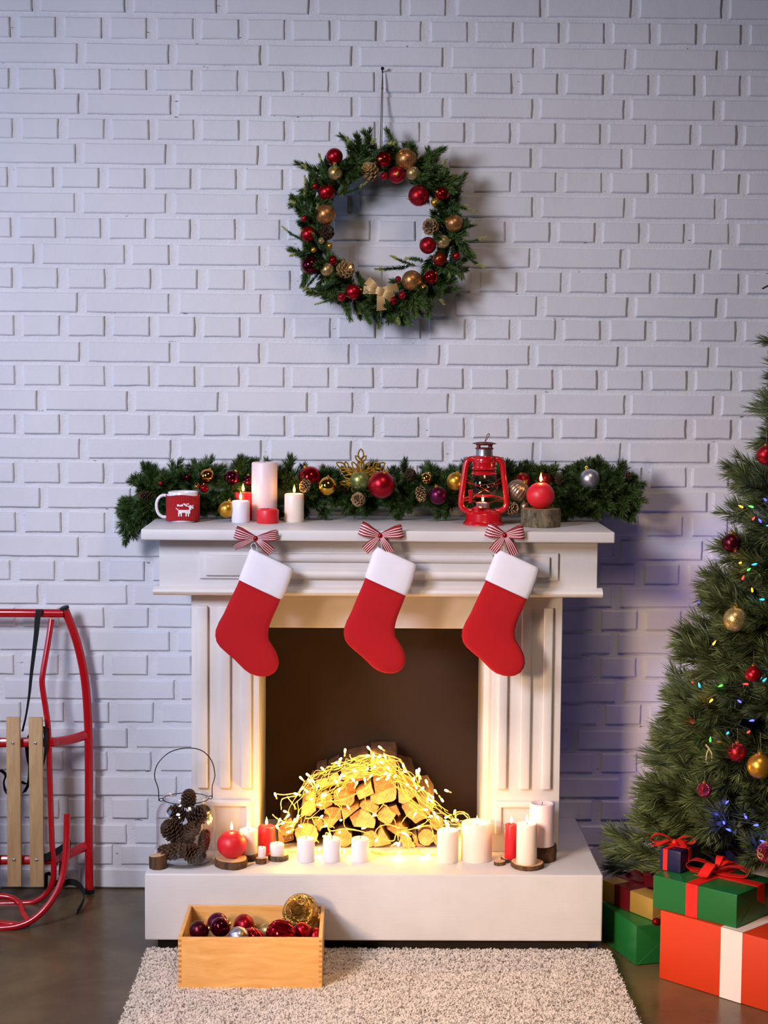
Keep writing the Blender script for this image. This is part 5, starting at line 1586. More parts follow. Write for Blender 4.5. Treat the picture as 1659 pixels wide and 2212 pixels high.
# bulbs: lamp positions read off the photograph
BULB = [(-0.2214,0.3751),(-0.1655,0.3787),(-0.1945,0.329),(-0.1515,0.4229),(-0.1332,0.4311),(-0.129,0.4145),(-0.1198,0.4151),(-0.1064,0.399),(-0.0933,0.4499),(-0.0442,0.4764),(-0.0319,0.4985),(-0.0542,0.4637),(-0.0483,0.4611),(-0.0381,0.4282),(-0.0448,0.4239),(-0.0564,0.412),(-0.0471,0.3908),(-0.0065,0.4419),(0.0285,0.4471),(0.0314,0.5047),(0.029,0.4852),(0.0449,0.4844),(0.0386,0.4285),(0.022,0.42),(0.0004,0.408),(-0.0097,0.4181),(-0.0846,0.3787),(-0.0929,0.3719),(-0.1229,0.3658),(-0.1355,0.387),(-0.148,0.392),(-0.1019,0.3464),(-0.0226,0.3425),(-0.0951,0.3133),(-0.0841,0.2878),(-0.0424,0.3041),(-0.0455,0.2717),(-0.0865,0.2613),(-0.0748,0.2648),(0.0196,0.2857),(0.0478,0.3215),(-0.1526,0.29),(-0.1861,0.318),(-0.1685,0.3036),(-0.2011,0.2949),(-0.1594,0.3138),(-0.2095,0.3034),(-0.2161,0.2847),(-0.1843,0.2746),(-0.176,0.2899),(-0.1005,0.2246),(-0.0327,0.2223),(0.0631,0.5065),(0.0444,0.4843),(0.0615,0.4826),(0.0763,0.4836),(0.066,0.4685),(0.0853,0.4517),(0.0478,0.4516),(0.1263,0.459),(0.1308,0.4404),(0.1631,0.4406),(0.17,0.4451),(0.1658,0.4317),(0.1563,0.4193),(0.172,0.4229),(0.1895,0.415),(0.0785,0.434),(0.0881,0.4314),(0.1038,0.4297),(0.0577,0.4188),(0.0838,0.4225),(0.1372,0.4041),(0.1792,0.3954),(0.1626,0.3962),(0.2143,0.3885),(0.2449,0.3877),(0.1944,0.368),(0.2066,0.3698),(0.2041,0.3609),(0.2338,0.361),(0.1886,0.3359),(0.1598,0.3234),(0.2123,0.3263),(0.2028,0.3164),(0.222,0.3138),(0.2457,0.3157),(0.2682,0.3318),(0.2615,0.306),(0.2738,0.3069),(0.0488,0.3211),(0.1297,0.2698),(0.1385,0.2672),(0.1081,0.243),(0.116,0.2394),(0.0555,0.2499),(0.1689,0.2887),(0.2801,0.2847),(0.1145,0.2126),(0.1951,0.2094),(0.2432,0.3041)]
bm_ = MB().lathe([(1e-5, -.0060), (.0026, -.0052), (.0032, 0), (.0025, .005), (1e-5, .0062)], 8, cap=False).mesh('bulb', 'led')
sl_ = MB().lathe([(.0012, 0), (.0022, .002), (.0022, .012), (.0010, .0135)], 8).mesh('socket', 'clearwire')
for i, (a, b) in enumerate(BULB):
    zc = max(b, HZ + .004)
    yy = -.368 + RW.uniform(-.008, .008)
    if b < HZ + .004:
        yy = -.385 - (HZ - b) * 2.2
    d = Vector((RW.gauss(0, .6), RW.gauss(0, .4), RW.gauss(.5, .6)))
    o = obj('bulb', bm_, fl_, Vector((a, yy, zc)) - fl_.location, rot_to(d))
    obj('socket', sl_, o, (0, 0, -.0165))
for x, y, z, e in [(-0.1964,-0.42,0.3209,1.7),(-0.1624,-0.4,0.3476,1.1),(-0.1001,-0.4,0.4179,1.3),(-0.0129,-0.39,0.4541,1.4),(0.0621,-0.39,0.4799,1.4),(0.1501,-0.4,0.419,1.3),(0.2133,-0.4,0.362,1.1),(0.2935,-0.33,0.2993,1.0),(-0.0988,-0.42,0.2348,0.45),(-0.0113,-0.42,0.2352,0.45),(0.1133,-0.44,0.2286,0.55),(0.1822,-0.43,0.226,0.45),(-0.192,-0.28,0.2448,1.2),(0.2728,-0.25,0.2584,1.0),(0.0384,-0.2,0.4631,0.7)]:
    light('bulb_light', 'POINT', (x, y, z), e * .50, (1.0, .50, .09), .012, parent=fl_)

# ---------------------------------------------------------------- glass jar of pine cones
JX, JY, _, JR, JH = (-0.4528,-0.4784,0.2198,0.0788,0.1816)
jar = thing('glass_jar', 'big clear glass jar with wire handle full of pine cones at left of the hearth', 'jar', (JX, JY, HZ))
jo = [(JR * .80, 0), (JR * .95, .004), (JR, .014), (JR * 1.0, JH * .70), (JR * .985, JH * .76), (JR * .91, JH * .84), (JR * .79, JH * .90), (JR * .745, JH * .93), (JR * .75, JH * .955), (JR * .775, JH * .965), (JR * .785, JH * .985), (JR * .765, JH), (JR * .735, JH * .995)]
ji = [(JR * .715, JH * .985), (JR * .71, JH * .93), (JR * .755, JH * .895), (JR * .875, JH * .835), (JR * .95, JH * .755), (JR * .965, JH * .69), (JR * .965, .02), (JR * .9, .012), (1e-5, .010)]
mb = MB().lathe(jo + ji, 56, cap=False)
mb.f.append(tuple(range(55, -1, -1)))
mb.mi.append(0)
obj('glass', mb.mesh('glass', 'glass', True, 60), jar)
rz = JH * .945
rr_ = JR * .765
mb = MB().tube([(rr_ * cos(a), rr_ * sin(a), rz) for a in np.linspace(0, 2 * pi, 41)[:-1]], .0012, 8, True)
ea = rad(192)
e1, e2 = Vector((rr_ * cos(ea), rr_ * sin(ea), rz)), Vector((-rr_ * cos(ea), -rr_ * sin(ea), rz))
for e in (e1, e2):
    o_ = e.normalized()
    c = Vector((e.x, e.y, rz)) + Vector((o_.x, o_.y, 0)).normalized() * .005
    u = Vector((o_.x, o_.y, 0)).normalized()
    mb.tube([c + u * .005 * cos(a) + Vector((0, 0, .004 * sin(a))) for a in np.linspace(0, 2 * pi, 13)[:-1]], .0012, 6, True)
obj('neck_wire', mb.mesh('neck_wire', 'wire'), jar)
u = Vector((cos(ea), sin(ea), 0))
w_ = JR
pts = [u * (rr_ + .011) + Vector((0, 0, rz - .003)), u * (rr_ + .013) + Vector((0, 0, rz + .03)), u * w_ * 1.05 + Vector((0, 0, rz + .065)), u * w_ * .93 + Vector((0, 0, rz + .098)), u * w_ * .55 + Vector((0, 0, rz + .126)), Vector((0, 0, rz + .136)), -u * w_ * .52 + Vector((0, 0, rz + .128)), -u * w_ * .86 + Vector((0, 0, rz + .10)), -u * w_ * .98 + Vector((0, 0, rz + .06)), -u * (rr_ + .010) + Vector((0, 0, rz + .03)), -u * (rr_ + .010) + Vector((0, 0, rz - .002))]
obj('handle', MB().tube(smooth_path(pts, 6), .0013, 8).mesh('handle', 'wire'), jar)
for st, dx, dy, dz, r, d, s_, lb in (
        ('jar', -.026, -.030, .038, .036, (-.9, -.5, .05), 1.15, 'large pine cone pointing left at the bottom left of the jar'),
        ('jaropen', .024, -.034, .032, .030, (.6, -.5, -.1), 1.0, 'pine cone at the bottom front of the jar, warm lit'),
        ('jar', .046, .008, .050, .026, (.2, -.3, 1), 1.3, 'reddish pine cone standing at the right inside the jar'),
        ('jaropen', -.030, -.012, .086, .034, (-.7, -.4, .6), .95, 'open pine cone at the left middle of the jar'),
        ('jar', .012, -.016, .088, .032, (.5, -.6, .5), 1.2, 'long pine cone in the middle of the jar'),
        ('jaropen', .032, -.006, .126, .029, (.8, -.3, .7), 1.1, 'open pine cone at the upper right of the jar'),
        ('jaropen', -.022, .004, .130, .025, (-.6, -.1, .4), 1.0, 'pine cone at the upper left inside the jar'),
        ('jaropen', -.006, .034, .060, .032, (.1, .8, .3), 1.0, 'pine cone at the back of the jar'),
        ('jaropen', .006, .012, .166, .024, (.15, -.2, 1), 1.0, 'topmost pine cone sticking up through the mouth of the jar')):
    cone(st, (JX + dx, JY + dy, HZ + dz), r, d, lb, group='pine cones in the glass jar', roll=RG.uniform(0, 6), stretch=s_)

# ---------------------------------------------------------------- shaggy rug
rx0, rx1, ry0, ry1 = -.545, .665, -1.62, -.572
rug = thing('rug', 'cream shaggy rug lying in front of the hearth', 'rug', (.06, -1.1, 0))
bk_ = MB().bbox(rx0, rx1, ry0, ry1, 0, .0095, .004)
gx, gy = np.arange(rx0 + .004, rx1 - .003, .008), np.arange(ry0 + .004, ry1 - .003, .008)
bk_.add([(x, y, .0145 + RW.uniform(-.003, .003) - .006 * (min(x - rx0, rx1 - x, ry1 - y) < .01)) for y in gy for x in gx],
        [(j * len(gx) + i, j * len(gx) + i + 1, (j + 1) * len(gx) + i + 1, (j + 1) * len(gx) + i) for j in range(len(gy) - 1) for i in range(len(gx) - 1)
         if not (-.437 < gx[i] < -.082 and -.866 < gy[j] < -.604)])
obj('backing', bk_.mesh('backing', 'rugback', True, 80), rug, world=True)
rs = np.random.RandomState(3)
NT_ = 120000
# denser where it is seen
ty = ry0 + (ry1 - ry0) * rs.rand(NT_) ** .62
tx = rx0 + (rx1 - rx0) * rs.rand(NT_)
keep = ~((tx > -.437) & (tx < -.078) & (ty > -.863) & (ty < -.599))       # none under the box
tx, ty = tx[keep], ty[keep]
NT_ = len(tx)
clump = .5 + .5 * np.sin(tx * 61 + 3 * np.sin(ty * 47)) * np.sin(ty * 71 + 2 * np.sin(tx * 53))
az = rs.rand(NT_) * 2 * np.pi
le = rs.uniform(.003, .007, NT_)
hh = rs.uniform(.004, .008, NT_) + .003 * clump
wv = rs.uniform(.0012, .0019, NT_)
lx, ly = np.cos(az) * le, np.sin(az) * le
px_, py_ = -np.sin(az) * wv, np.cos(az) * wv
base = np.stack([tx, ty, np.full(NT_, .0105)], 1)
z0 = np.zeros(NT_)
V = np.stack([
    base + np.stack([px_, py_, z0], 1), base - np.stack([px_, py_, z0], 1),
    base + np.stack([lx * .45 + px_ * 1.2, ly * .45 + py_ * 1.2, hh * .8], 1), base + np.stack([lx * .45 - px_ * 1.2, ly * .45 - py_ * 1.2, hh * .8], 1),
    base + np.stack([lx + px_ * .8, ly + py_ * .8, hh * (.85 + .3 * rs.rand(NT_))], 1), base + np.stack([lx - px_ * .8, ly - py_ * .8, hh * (.85 + .3 * rs.rand(NT_))], 1)], 1).reshape(-1, 3)
idx = np.arange(NT_)[:, None] * 6
F = np.concatenate([idx + np.array([[0, 1, 3, 2]]), idx + np.array([[2, 3, 5, 4]])], 0)
me = bpy.data.meshes.new('pile')
me.vertices.add(len(V))
me.vertices.foreach_set('co', V.astype(np.float32).ravel())
me.loops.add(F.size)
me.loops.foreach_set('vertex_index', F.astype(np.int32).ravel())
me.polygons.add(len(F))
me.polygons.foreach_set('loop_start', np.arange(0, F.size, 4, dtype=np.int32))
me.update(calc_edges=True)
me.validate()
me.materials.append(MAT['rug'])
tag(obj('pile', me, rug, world=True), kind='stuff')

# ---------------------------------------------------------------- plywood box with baubles
BX0, BX1, BY0, BY1, BZ0, BZ1, BT = -.434, -.081, -.865, -.602, .0105, .1425, .0095
box = thing('wooden_box', 'open birch plywood box full of baubles standing on the rug', 'box', (-.2575, -.7335, BZ0))
sh = lambda *a: MB().bbox(*a, .0012)
obj('front_board', sh(BX0, BX1, BY0, BY0 + BT, BZ0, BZ1).mesh('front_board', 'crate', True, 60), box, world=True)
obj('back_board', sh(BX0, BX1, BY1 - BT, BY1, BZ0, BZ1).mesh('back_board', 'crate', True, 60), box, world=True)
obj('side_board', sh(BX0, BX0 + BT, BY0 + BT, BY1 - BT, BZ0, BZ1).mesh('side_board', 'crate', True, 60), box, world=True)
obj('side_board', sh(BX1 - BT, BX1, BY0 + BT, BY1 - BT, BZ0, BZ1).mesh('side_board', 'crate', True, 60), box, world=True)
obj('bottom', MB().box(BX0 + BT, BX1 - BT, BY0 + BT, BY1 - BT, BZ0 + .002, BZ0 + .010).mesh('bottom', 'crate', False), box, world=True)
mb = MB()
for q in range(9):
    z = BZ0 + .019 + q * .0128
    for x0, x1 in ((BX0 + .0004, BX0 + .0085), (BX1 - .0085, BX1 - .0004)):
        mb.box(x0, x1, BY0 - .0003, BY0 + .003, z, z + .0062)
obj('finger_joints', mb.mesh('finger_joints', 'crate_dark', False), box, world=True)
# the big baubles at the bottom of the box carry those that show
for x, y in ((-.39, -.81), (-.39, -.68), (-.315, -.81), (-.315, -.68), (-.235, -.81), (-.235, -.68), (-.155, -.81), (-.125, -.68)):
    bauble('b_maroon', (x, y, BZ0 + .0445), .034, 'dark maroon bauble in the hidden lower layer of the wooden box', group='baubles hidden in the box')
OB = [('b_maroon',(-0.3881,-0.8,0.1393),0.0247,'dark maroon satin bauble in the left front corner of the box','round',(1,1,1)),('b_purple',(-0.3504,-0.7,0.1257),0.0265,'plum satin bauble at the back left of the box','round',(1,1,1)),('b_wine',(-0.3361,-0.79,0.1444),0.0248,'shiny wine red bauble second from left in the box','round',(1,1,1)),('b_red',(-0.2847,-0.68,0.1085),0.0324,'large egg-shaped satin red bauble in the middle of the box','round',(1.05,1,0.85)),('b_silver',(-0.2886,-0.828,0.1325),0.0246,'silver swirl-ribbed bauble behind the front board of the box','swirl',(1,1,1)),('b_redshine',(-0.2601,-0.772,0.102),0.0351,'shiny quilted red bauble behind the front board of the box','quilt',(1,1,1)),('g_gold',(-0.2234,-0.7,0.1044),0.023,'small gold glitter bauble behind the ringed red one in the box','round',(1,1,1)),('b_redshine',(-0.186,-0.8,0.1305),0.0371,'big shiny red ringed bauble in the box','ringed',(1,1,1)),('b_red',(-0.1345,-0.76,0.1269),0.0216,'satin red bauble right of the ringed one in the box','round',(1,1,1)),('b_red',(-0.1013,-0.74,0.1073),0.0205,'small red bauble in the right end of the box','round',(1,1,1)),('b_goldmerc',(-0.1401,-0.665,0.1453),0.0464,'largest mercury gold bauble with silver scrolls,on top in the box','scroll',(1,1,1))]
for st, c, r, lb, sh_, sq in OB:
    rot = {'ringed': (-.95, .25, 0), 'quilt': (-1.2, .4, 0), 'swirl': (.7, .8, 0), 'ribbed': (.5, 0, 0)}.get(sh_, (RG.uniform(-.5, .5), RG.uniform(1.2, 1.6), 0))
    if sh_ == 'scroll':
        rot = (.5, 1.9, .4)
    bauble(st, c, r, lb, sh_, 'baubles in the wooden box', rot, sq=sq)

# ---------------------------------------------------------------- sled against the wall
sled = thing('sled', 'red metal sled with beech slats standing upright against the wall at left', 'sled', (-1.0395,-0.15,0))
CXS = -1.0364
SLP = {'rail': [(-0.7777,-0.045,0.0107),(-0.7781,-0.045,0.1786),(-0.7769,-0.045,0.3839),(-0.7788,-0.045,0.5064),(-0.7862,-0.045,0.6217),(-0.8009,-0.05,0.7103),(-0.8187,-0.06,0.779),(-0.8397,-0.075,0.8413)],'inner': [(-0.8751,-0.085,0.8118),(-0.8821,-0.1,0.7513),(-0.8936,-0.12,0.668),(-0.8957,-0.125,0.6289),(-0.8848,-0.13,0.5567),(-0.8778,-0.135,0.4977),(-0.8729,-0.14,0.3383),(-0.8679,-0.145,0.1785),(-0.8631,-0.145,0.1111),(-0.8675,-0.145,0.0638),(-0.8875,-0.145,0.0273),(-0.922,-0.145,0.0055),(-0.9643,-0.145,0.0013),(-1.0436,-0.145,-0.0004)],'front': [(-0.7993,-0.29,0.2998),(-0.7992,-0.3,0.2477),(-0.7996,-0.315,0.1933),(-0.8051,-0.33,0.1391),(-0.8205,-0.345,0.0956),(-0.8485,-0.36,0.0548),(-0.8844,-0.372,0.0249),(-0.9249,-0.378,0.0099),(-0.9686,-0.38,0.0053),(-1.0,-0.38,0.0039)],'loop': [(-1.025,-0.26,0.0569),(-0.9864,-0.26,0.057),(-0.9558,-0.265,0.0521),(-0.9324,-0.28,0.0384),(-0.9203,-0.31,0.0257),(-0.9101,-0.37,0.0112)],'bar1': [(-0.7791,-0.045,0.4711),(-0.7935,-0.055,0.4677),(-0.826,-0.085,0.4631),(-0.8539,-0.115,0.4641),(-0.8824,-0.14,0.468),(-1.0453,-0.145,0.467)],'bar2': [(-0.781,-0.045,0.1429),(-0.7982,-0.055,0.1374),(-0.8282,-0.085,0.1279),(-0.8564,-0.115,0.1241),(-0.885,-0.14,0.1271),(-1.0488,-0.145,0.1279)],'top': [(-0.8419,-0.078,0.8283),(-0.9432,-0.08,0.8287),(-1.0554,-0.08,0.8287)],'stub': [(-0.8447,-0.09,0.1225),(-0.8463,-0.09,0.0925),(-0.8478,-0.09,0.0679)]}


def mir(p):
    return (2 * CXS - p[0], p[1], p[2])


def sledpart(name, key, r, mat='sledred', n=12, flat=1.0, both=True, up=None):
    P = SLP[key]
    runs = [P, [mir(p) for p in P]] if both else [P + [mir(p) for p in P[::-1]][1:]]
    for q in runs:
        obj(name, MB().tube(smooth_path(q, 5), r, n, flat=flat, up=up).mesh(name, mat), sled, world=True)


sledpart('side_rail', 'rail', .0125, n=14, flat=.75, up=(0, 1, 0))
sledpart('seat_tube', 'inner', .0085, both=False)
sledpart('runner_tube', 'front', .0095, both=False)
sledpart('front_loop', 'loop', .0085, both=False)
sledpart('crossbar', 'bar1', .0135, n=8, flat=.55, both=False, up=(0, 1, 0))
sledpart('crossbar', 'bar2', .0135, n=8, flat=.55, both=False, up=(0, 1, 0))
sledpart('top_bar', 'top', .0125, n=14, flat=.8, both=False, up=(0, 1, 0))
sledpart('stub_leg', 'stub', .0125)
for P in (SLP['rail'], [mir(p) for p in SLP['rail']]):
    a, b = Vector(P[-1]), Vector(P[-2])
    d = (a - b).normalized()
    obj('end_cap', MB().tube([a - d * .001, a + d * .005, a + d * .0065], [.0145, .0145, .012], 14, flat=.8, up=(0, 1, 0)).mesh('end_cap', 'plastic'), sled, world=True)
    e = Vector(P[0])
    obj('foot_cap', MB().tube([(e.x, e.y, 0.0), (e.x, e.y, .012)], .0140, 14, flat=.8, up=(0, 1, 0)).mesh('foot_cap', 'plastic'), sled, world=True)
SX = [-0.907,-0.9704]
zs0, zs1 = 0.0575, 0.5448
zb1, zb2 = 0.4721, 0.1361
xs_ = [SX[0], SX[1], CXS, 2 * CXS - SX[1], 2 * CXS - SX[0]]
sl_me = MB().bbox(-.0195, .0195, -.007, .007, 0, zs1 - zs0, .0025).mesh('slat', 'beech', True, 50)
sc_me = MB().lathe([(.0045, 0), (.0045, .001), (.0032, .0024), (.0012, .0028), (.0010, .0016), (1e-5, .0016)], 14).mesh('screw', 'chrome')
for i, x in enumerate(xs_):
    s_ = obj('slat', sl_me, sled, Vector((x, -.166, zs0)) - sled.location)
    for z in (zb1, zb2):
        obj('screw', sc_me, s_, (0, -.007, z - zs0), (pi / 2, 0, 0))
ST_ = {'strap': [(-0.9103,-0.072,0.8391),(-0.9081,-0.098,0.8374),(-0.9117,-0.101,0.8179),(-0.9158,-0.102,0.7714),(-0.9223,-0.105,0.7186),(-0.9298,-0.11,0.6527),(-0.9345,-0.115,0.6002),(-0.9433,-0.12,0.541),(-0.9542,-0.12,0.4941)],'loop1': [(-0.8774,-0.13,0.4926),(-0.8833,-0.155,0.5112),(-0.9038,-0.15,0.5114),(-0.9237,-0.128,0.4987),(-0.9356,-0.122,0.4786),(-0.9414,-0.12,0.454),(-0.9391,-0.12,0.4138),(-0.935,-0.122,0.3874),(-0.9367,-0.122,0.3471),(-0.9505,-0.12,0.317)],'loop2': [(-1.0189,-0.118,0.3821),(-1.0029,-0.12,0.3678),(-1.0083,-0.12,0.3463),(-1.0033,-0.12,0.3221),(-0.9871,-0.122,0.3119),(-0.9631,-0.122,0.347),(-0.946,-0.122,0.343),(-0.9314,-0.122,0.3498)],'loop3': [(-0.8833,-0.155,0.5085),(-0.8804,-0.158,0.4693),(-0.8862,-0.15,0.4209),(-0.898,-0.13,0.3895)],'low': [(-0.9031,-0.156,0.1343),(-0.8817,-0.158,0.1404),(-0.8602,-0.145,0.1489),(-0.8398,-0.125,0.1595),(-0.8264,-0.11,0.1717),(-0.8237,-0.095,0.1567)],'floor': [(-0.8849,-0.115,0.0412),(-0.8635,-0.1,0.0463),(-0.8511,-0.0716,0.035),(-0.831,-0.0718,0.042),(-0.8043,-0.0876,0.04),(-0.7788,-0.1308,0.026),(-0.7755,-0.1855,0.016),(-0.7813,-0.2469,0.006)],'tail': [(-0.8609,-0.12,0.1106),(-0.874,-0.115,0.0752),(-0.8885,-0.115,0.0819),(-0.8915,-0.115,0.0411),(-0.885,-0.115,0.0276)]}
def webbing(key, widths, k=6):
    P = smooth_path(ST_[key], k)
    obj('strap', MB().strip(P, [widths(i, len(P)) for i in range(len(P))], .0018).mesh('strap', 'black', True, 60), sled, world=True)


webbing('strap', lambda i, n: (max(.0045, .019 - .0145 * max(0, (i / n - .1) / .75)), .004 * i / n, 0), 5)
for key, w in (('loop1', .011), ('loop2', .007), ('loop3', .009)):
    webbing(key, lambda i, n: (w * .8 * abs(cos(i * .12)) + .003, .004, w * .5))
webbing('low', lambda i, n: (.002, 0, .022))
webbing('floor', lambda i, n: (.003, -.006, .020))
webbing('tail', lambda i, n: (.010, .004, .002))

# ---------------------------------------------------------------- wrapped presents


def gift(A, ang, w, d, z0, h, paper, rib, label, rw=.026, bands=('x', 'y'), px=.5, py=.5, bowspec=None, cat='gift box', lift=.0):
    """A: near corner; the front face runs along ang for w, the side face runs along ang+90 for d"""
    o = thing('gift_box', label, cat, (A[0], A[1], z0), 'wrapped presents beside the tree')
    o.rotation_euler = (0, 0, rad(ang))
    obj('wrapped_box', MB().bbox(0, w, 0, d, 0, h, .003).mesh('wrapped_box', paper, True, 50), o)
    # folded paper flaps on the two end faces
    for x, s_ in ((-.0004, -1), (w + .0004, 1)):
        for zz in (0, 1):
            zA, zB = (.002, h * .62) if zz == 0 else (h - .002, h * .34)
            x1 = x + s_ * (.0004 if zz else .0009)
            v = [(x, .003, zA), (x, d - .003, zA), (x, d * .5, zB), (x1, .004, zA), (x1, d - .004, zA), (x1, d * .5, zB)]
            obj('paper_flap', MB().add(v, [(3, 4, 5), (0, 3, 5, 2), (1, 2, 5, 4), (2, 1, 0)]).mesh('paper_flap', paper, False), o)
    t = .0012
    def band(kind, p):
        if kind == 'x':      # band across the front face, over the top
            a, b = w * p - rw / 2, w * p + rw / 2
            v = MB().box(a, b, -t, 0.0, -0.0 + .0004, h + t).box(a, b, -t, d + t, h, h + t).box(a, b, d, d + t, .0004, h + t)
        else:
            a, b = d * p - rw / 2, d * p + rw / 2
            v = MB().box(-t, 0, a, b, .0004, h + t).box(-t, w + t, a, b, h + .0003, h + t + .0003).box(w, w + t, a, b, .0004, h + t)
        obj('ribbon', v.mesh('ribbon', rib, False), o)
    if 'x' in bands: band('x', px)
    if 'y' in bands: band('y', py)
    if bowspec:
        c = Vector((w * px, d * py, h + t + .002))
        for kind, az, ln, ht, wd in bowspec:
            a = rad(az)
            u = Vector((cos(a), sin(a), 0))
            s_ = Vector((-sin(a), cos(a), 0))
            mb = MB()
            if kind == 'loop':
                P = [c + u * ln * x + Vector((0, 0, ht * z)) for x, z in ((0, .3), (.35, .85), (.75, 1), (1, .6), (.9, .2), (.5, .12), (0, .1))]
            else:
                P = [c + u * ln * x + Vector((0, 0, ht * z)) for x, z in ((0, .4), (.25, 1), (.55, .6), (.8, .15), (1, .3))]
            P = smooth_path(P, 5)
            mb.strip(P, [s_ * wd * (.45 + .55 * min(1, 3 * min(i, 99) / len(P))) for i in range(len(P))], .0008)
            obj('bow_loop' if kind == 'loop' else 'bow_tail', mb.mesh('bow', rib, True, 60), o)
        obj('bow_knot', MB().sphere(c + Vector((0, 0, .006)), .009, 12, 8, sq=.8).mesh('bow_knot', rib), o)
    return o


gift((.769, -.741), -46.3, .345, .32, .001, .1755, 'p_orange', 'r_white', 'large orange wrapped present with a wide white ribbon, lowest at right', .062, ('x',), .62)
gift((.752, -.722), -43.5, .243, .187, .178, .0835, 'p_green', 'r_red', 'flat green present with red ribbon and bow on the orange present', .034, ('x', 'y'), .475, .60,
     [('loop', 10, .085, .028, .028), ('loop', 195, .075, .03, .028), ('tail', -95, .075, .03, .030), ('tail', 100, .09, .04, .024), ('tail', 60, .12, .03, .022)])
gift((.776, -.674), -40.7, .061, .106, .2630, .055, 'p_blue', 'r_red', 'small navy blue present with red ribbon on the green present', .013, ('x', 'y'), .28, .42,
     [('loop', 205, .060, .024, .018), ('loop', 40, .052, .022, .018), ('tail', 238, .066, .012, .016), ('tail', -20, .05, .016, .015)])
gift((.661, -.452), -72.4, .209, .168, .001, .105, 'p_green', 'r_maroon', 'green wrapped present without bow at the floor right of the hearth', .03, ())
gift((.662, -.438), -58.0, .207, .15, .1075, .057, 'p_gold', 'r_maroon', 'gold wrapped present with wide maroon ribbon on the small green present', .062, ('x', 'y'), .42, .55,
     [('loop', 40, .06, .022, .03), ('loop', 200, .055, .022, .03), ('tail', -30, .07, .022, .028), ('tail', 120, .06, .02, .028)])
bauble('b_redshine', (0.7783,-0.63,0.1104), .0105, 'small shiny red bauble between the gold and the orange present', cat='bauble')

# ---------------------------------------------------------------- christmas tree
AX, AY, TOP, SLOPE = 1.20, -.46, 1.92, .262
tree = thing('christmas_tree', 'olive green long-needled christmas tree at the right edge', 'tree', (AX, AY, 0))
tw = [(t, a, .55, l) for t, a, l in ((.25, 0, .10), (.25, 3.1, .10), (.42, 1.6, .09), (.45, 4.4, .09), (.6, .4, .085), (.62, 3.4, .085), (.78, 2.0, .06), (.78, 5.0, .06))]
TB = [sprig('branch', .27, 1000, .056, .0020, .50, ['t_dark', 't_mid', 't_light'], 80 + k, 0, [(t, a + k, an, l) for t, a, an, l in tw], bend=.06, stem_r=.003, start=.22) for k in range(5)]
TS = [sprig('branch', .17, 520, .052, .0020, .55, ['t_dark', 't_mid', 't_light'], 90 + k, 0, [(t, a + k, an, l * .8) for t, a, an, l in tw[2:6]], bend=.05, stem_r=.0025, start=.1) for k in range(4)]
obj('trunk', MB().lathe([(.024, .0), (.022, .5), (.014, 1.3), (.004, 1.9)], 12).mesh('trunk', 'stem'), tree)
obj('stand', MB().lathe([(.12, 0), (.12, .012), (.05, .03), (.035, .10), (.026, .105)], 24).mesh('stand', 'dark', True, 50), tree)
RT = random.Random(17)


def in_gifts(p):
    x, y, zz = p.x + AX, p.y + AY, p.z
    for (ax, ay), ang, w, d, top in (((.769, -.741), -46.3, .345, .32, .18), ((.752, -.722), -43.5, .243, .187, .265), ((.661, -.452), -72.4, .209, .17, .165), ((.776, -.674), -40.7, .061, .106, .34)):
        c_, s_ = cos(rad(ang)), sin(rad(ang))
        u, v_ = (x - ax) * c_ + (y - ay) * s_, -(x - ax) * s_ + (y - ay) * c_
        if -.035 < u < w + .035 and -.035 < v_ < d + .035 and zz < top + .035: return True
    return False


z = .20
lvl = 0
while z < 1.86:
    R = (TOP - z) * SLOPE
    n = max(4, int(2 * pi * R / .088))
    for k in range(n):
        a = 2 * pi * (k + .5 * (lvl % 2)) / n + RT.uniform(-.12, .12)
        vis = cos(a - pi * 1.08) > -.25
        if not vis and RT.random() < .62: continue
        up = rad(RT.uniform(2, 30))
        d = Vector((cos(a) * cos(up), sin(a) * cos(up), sin(up)))
        small = R < .26
        L = .17 if small else .27
        rr = R + RT.uniform(-.05, .035) - L * .88
        s = RT.uniform(.9, 1.06)
        b = Vector((cos(a) * rr, sin(a) * rr, z - L * .18 + RT.uniform(-.02, .02)))
        tip = b + d * L
        if tip.y + AY > -.035:
            d.y -= (tip.y + AY + .035) / L
        if any(in_gifts(b + d * L * q) for q in (.35, .6, .8, 1, 1.08)): continue
        obj('branch', RT.choice(TS if small else TB), tree, b, rot_to(d, RT.uniform(0, 6))).scale = (s, s, s)
    z += .078
    lvl += 1

TBALL = [('g_red',(1.0403,-0.595,1.3205),0.0247,'red glitter bauble at the very right edge high on the tree','round'),('b_maroon',(0.9602,-0.585,1.093),0.0253,'dark maroon satin bauble hanging at the left of the tree','round'),('g_gold',(0.9569,-0.665,0.9063),0.0306,'gold glitter bauble hanging on the tree','round'),('b_red',(0.989,-0.74,0.7786),0.0224,'onion-shaped satin red bauble hanging on the tree','onion'),('g_red',(0.9465,-0.77,0.5879),0.0236,'red glitter bauble low on the tree left of the satin gold one','round'),('b_gold',(0.9946,-0.81,0.5623),0.0318,'large satin gold bauble at the right edge of the tree','round'),('b_pink',(0.8728,-0.74,0.4853),0.0188,'small pink mercury bauble half hidden by tree needles','round'),('b_pink',(1.0017,-0.875,0.3628),0.0259,'pink mercury bauble with scrolls at the lower right edge','scroll')]
for st, c, r, lb, sh_ in TBALL:
    o = bauble(st, c, r, lb, sh_, 'baubles on the tree')
    obj('hanger', MB().tube([(0, 0, 1.2), (.03, .02, 1.8), (0, .1, 2.6)], .02, 5).mesh('hanger', 'b_silver'), o)
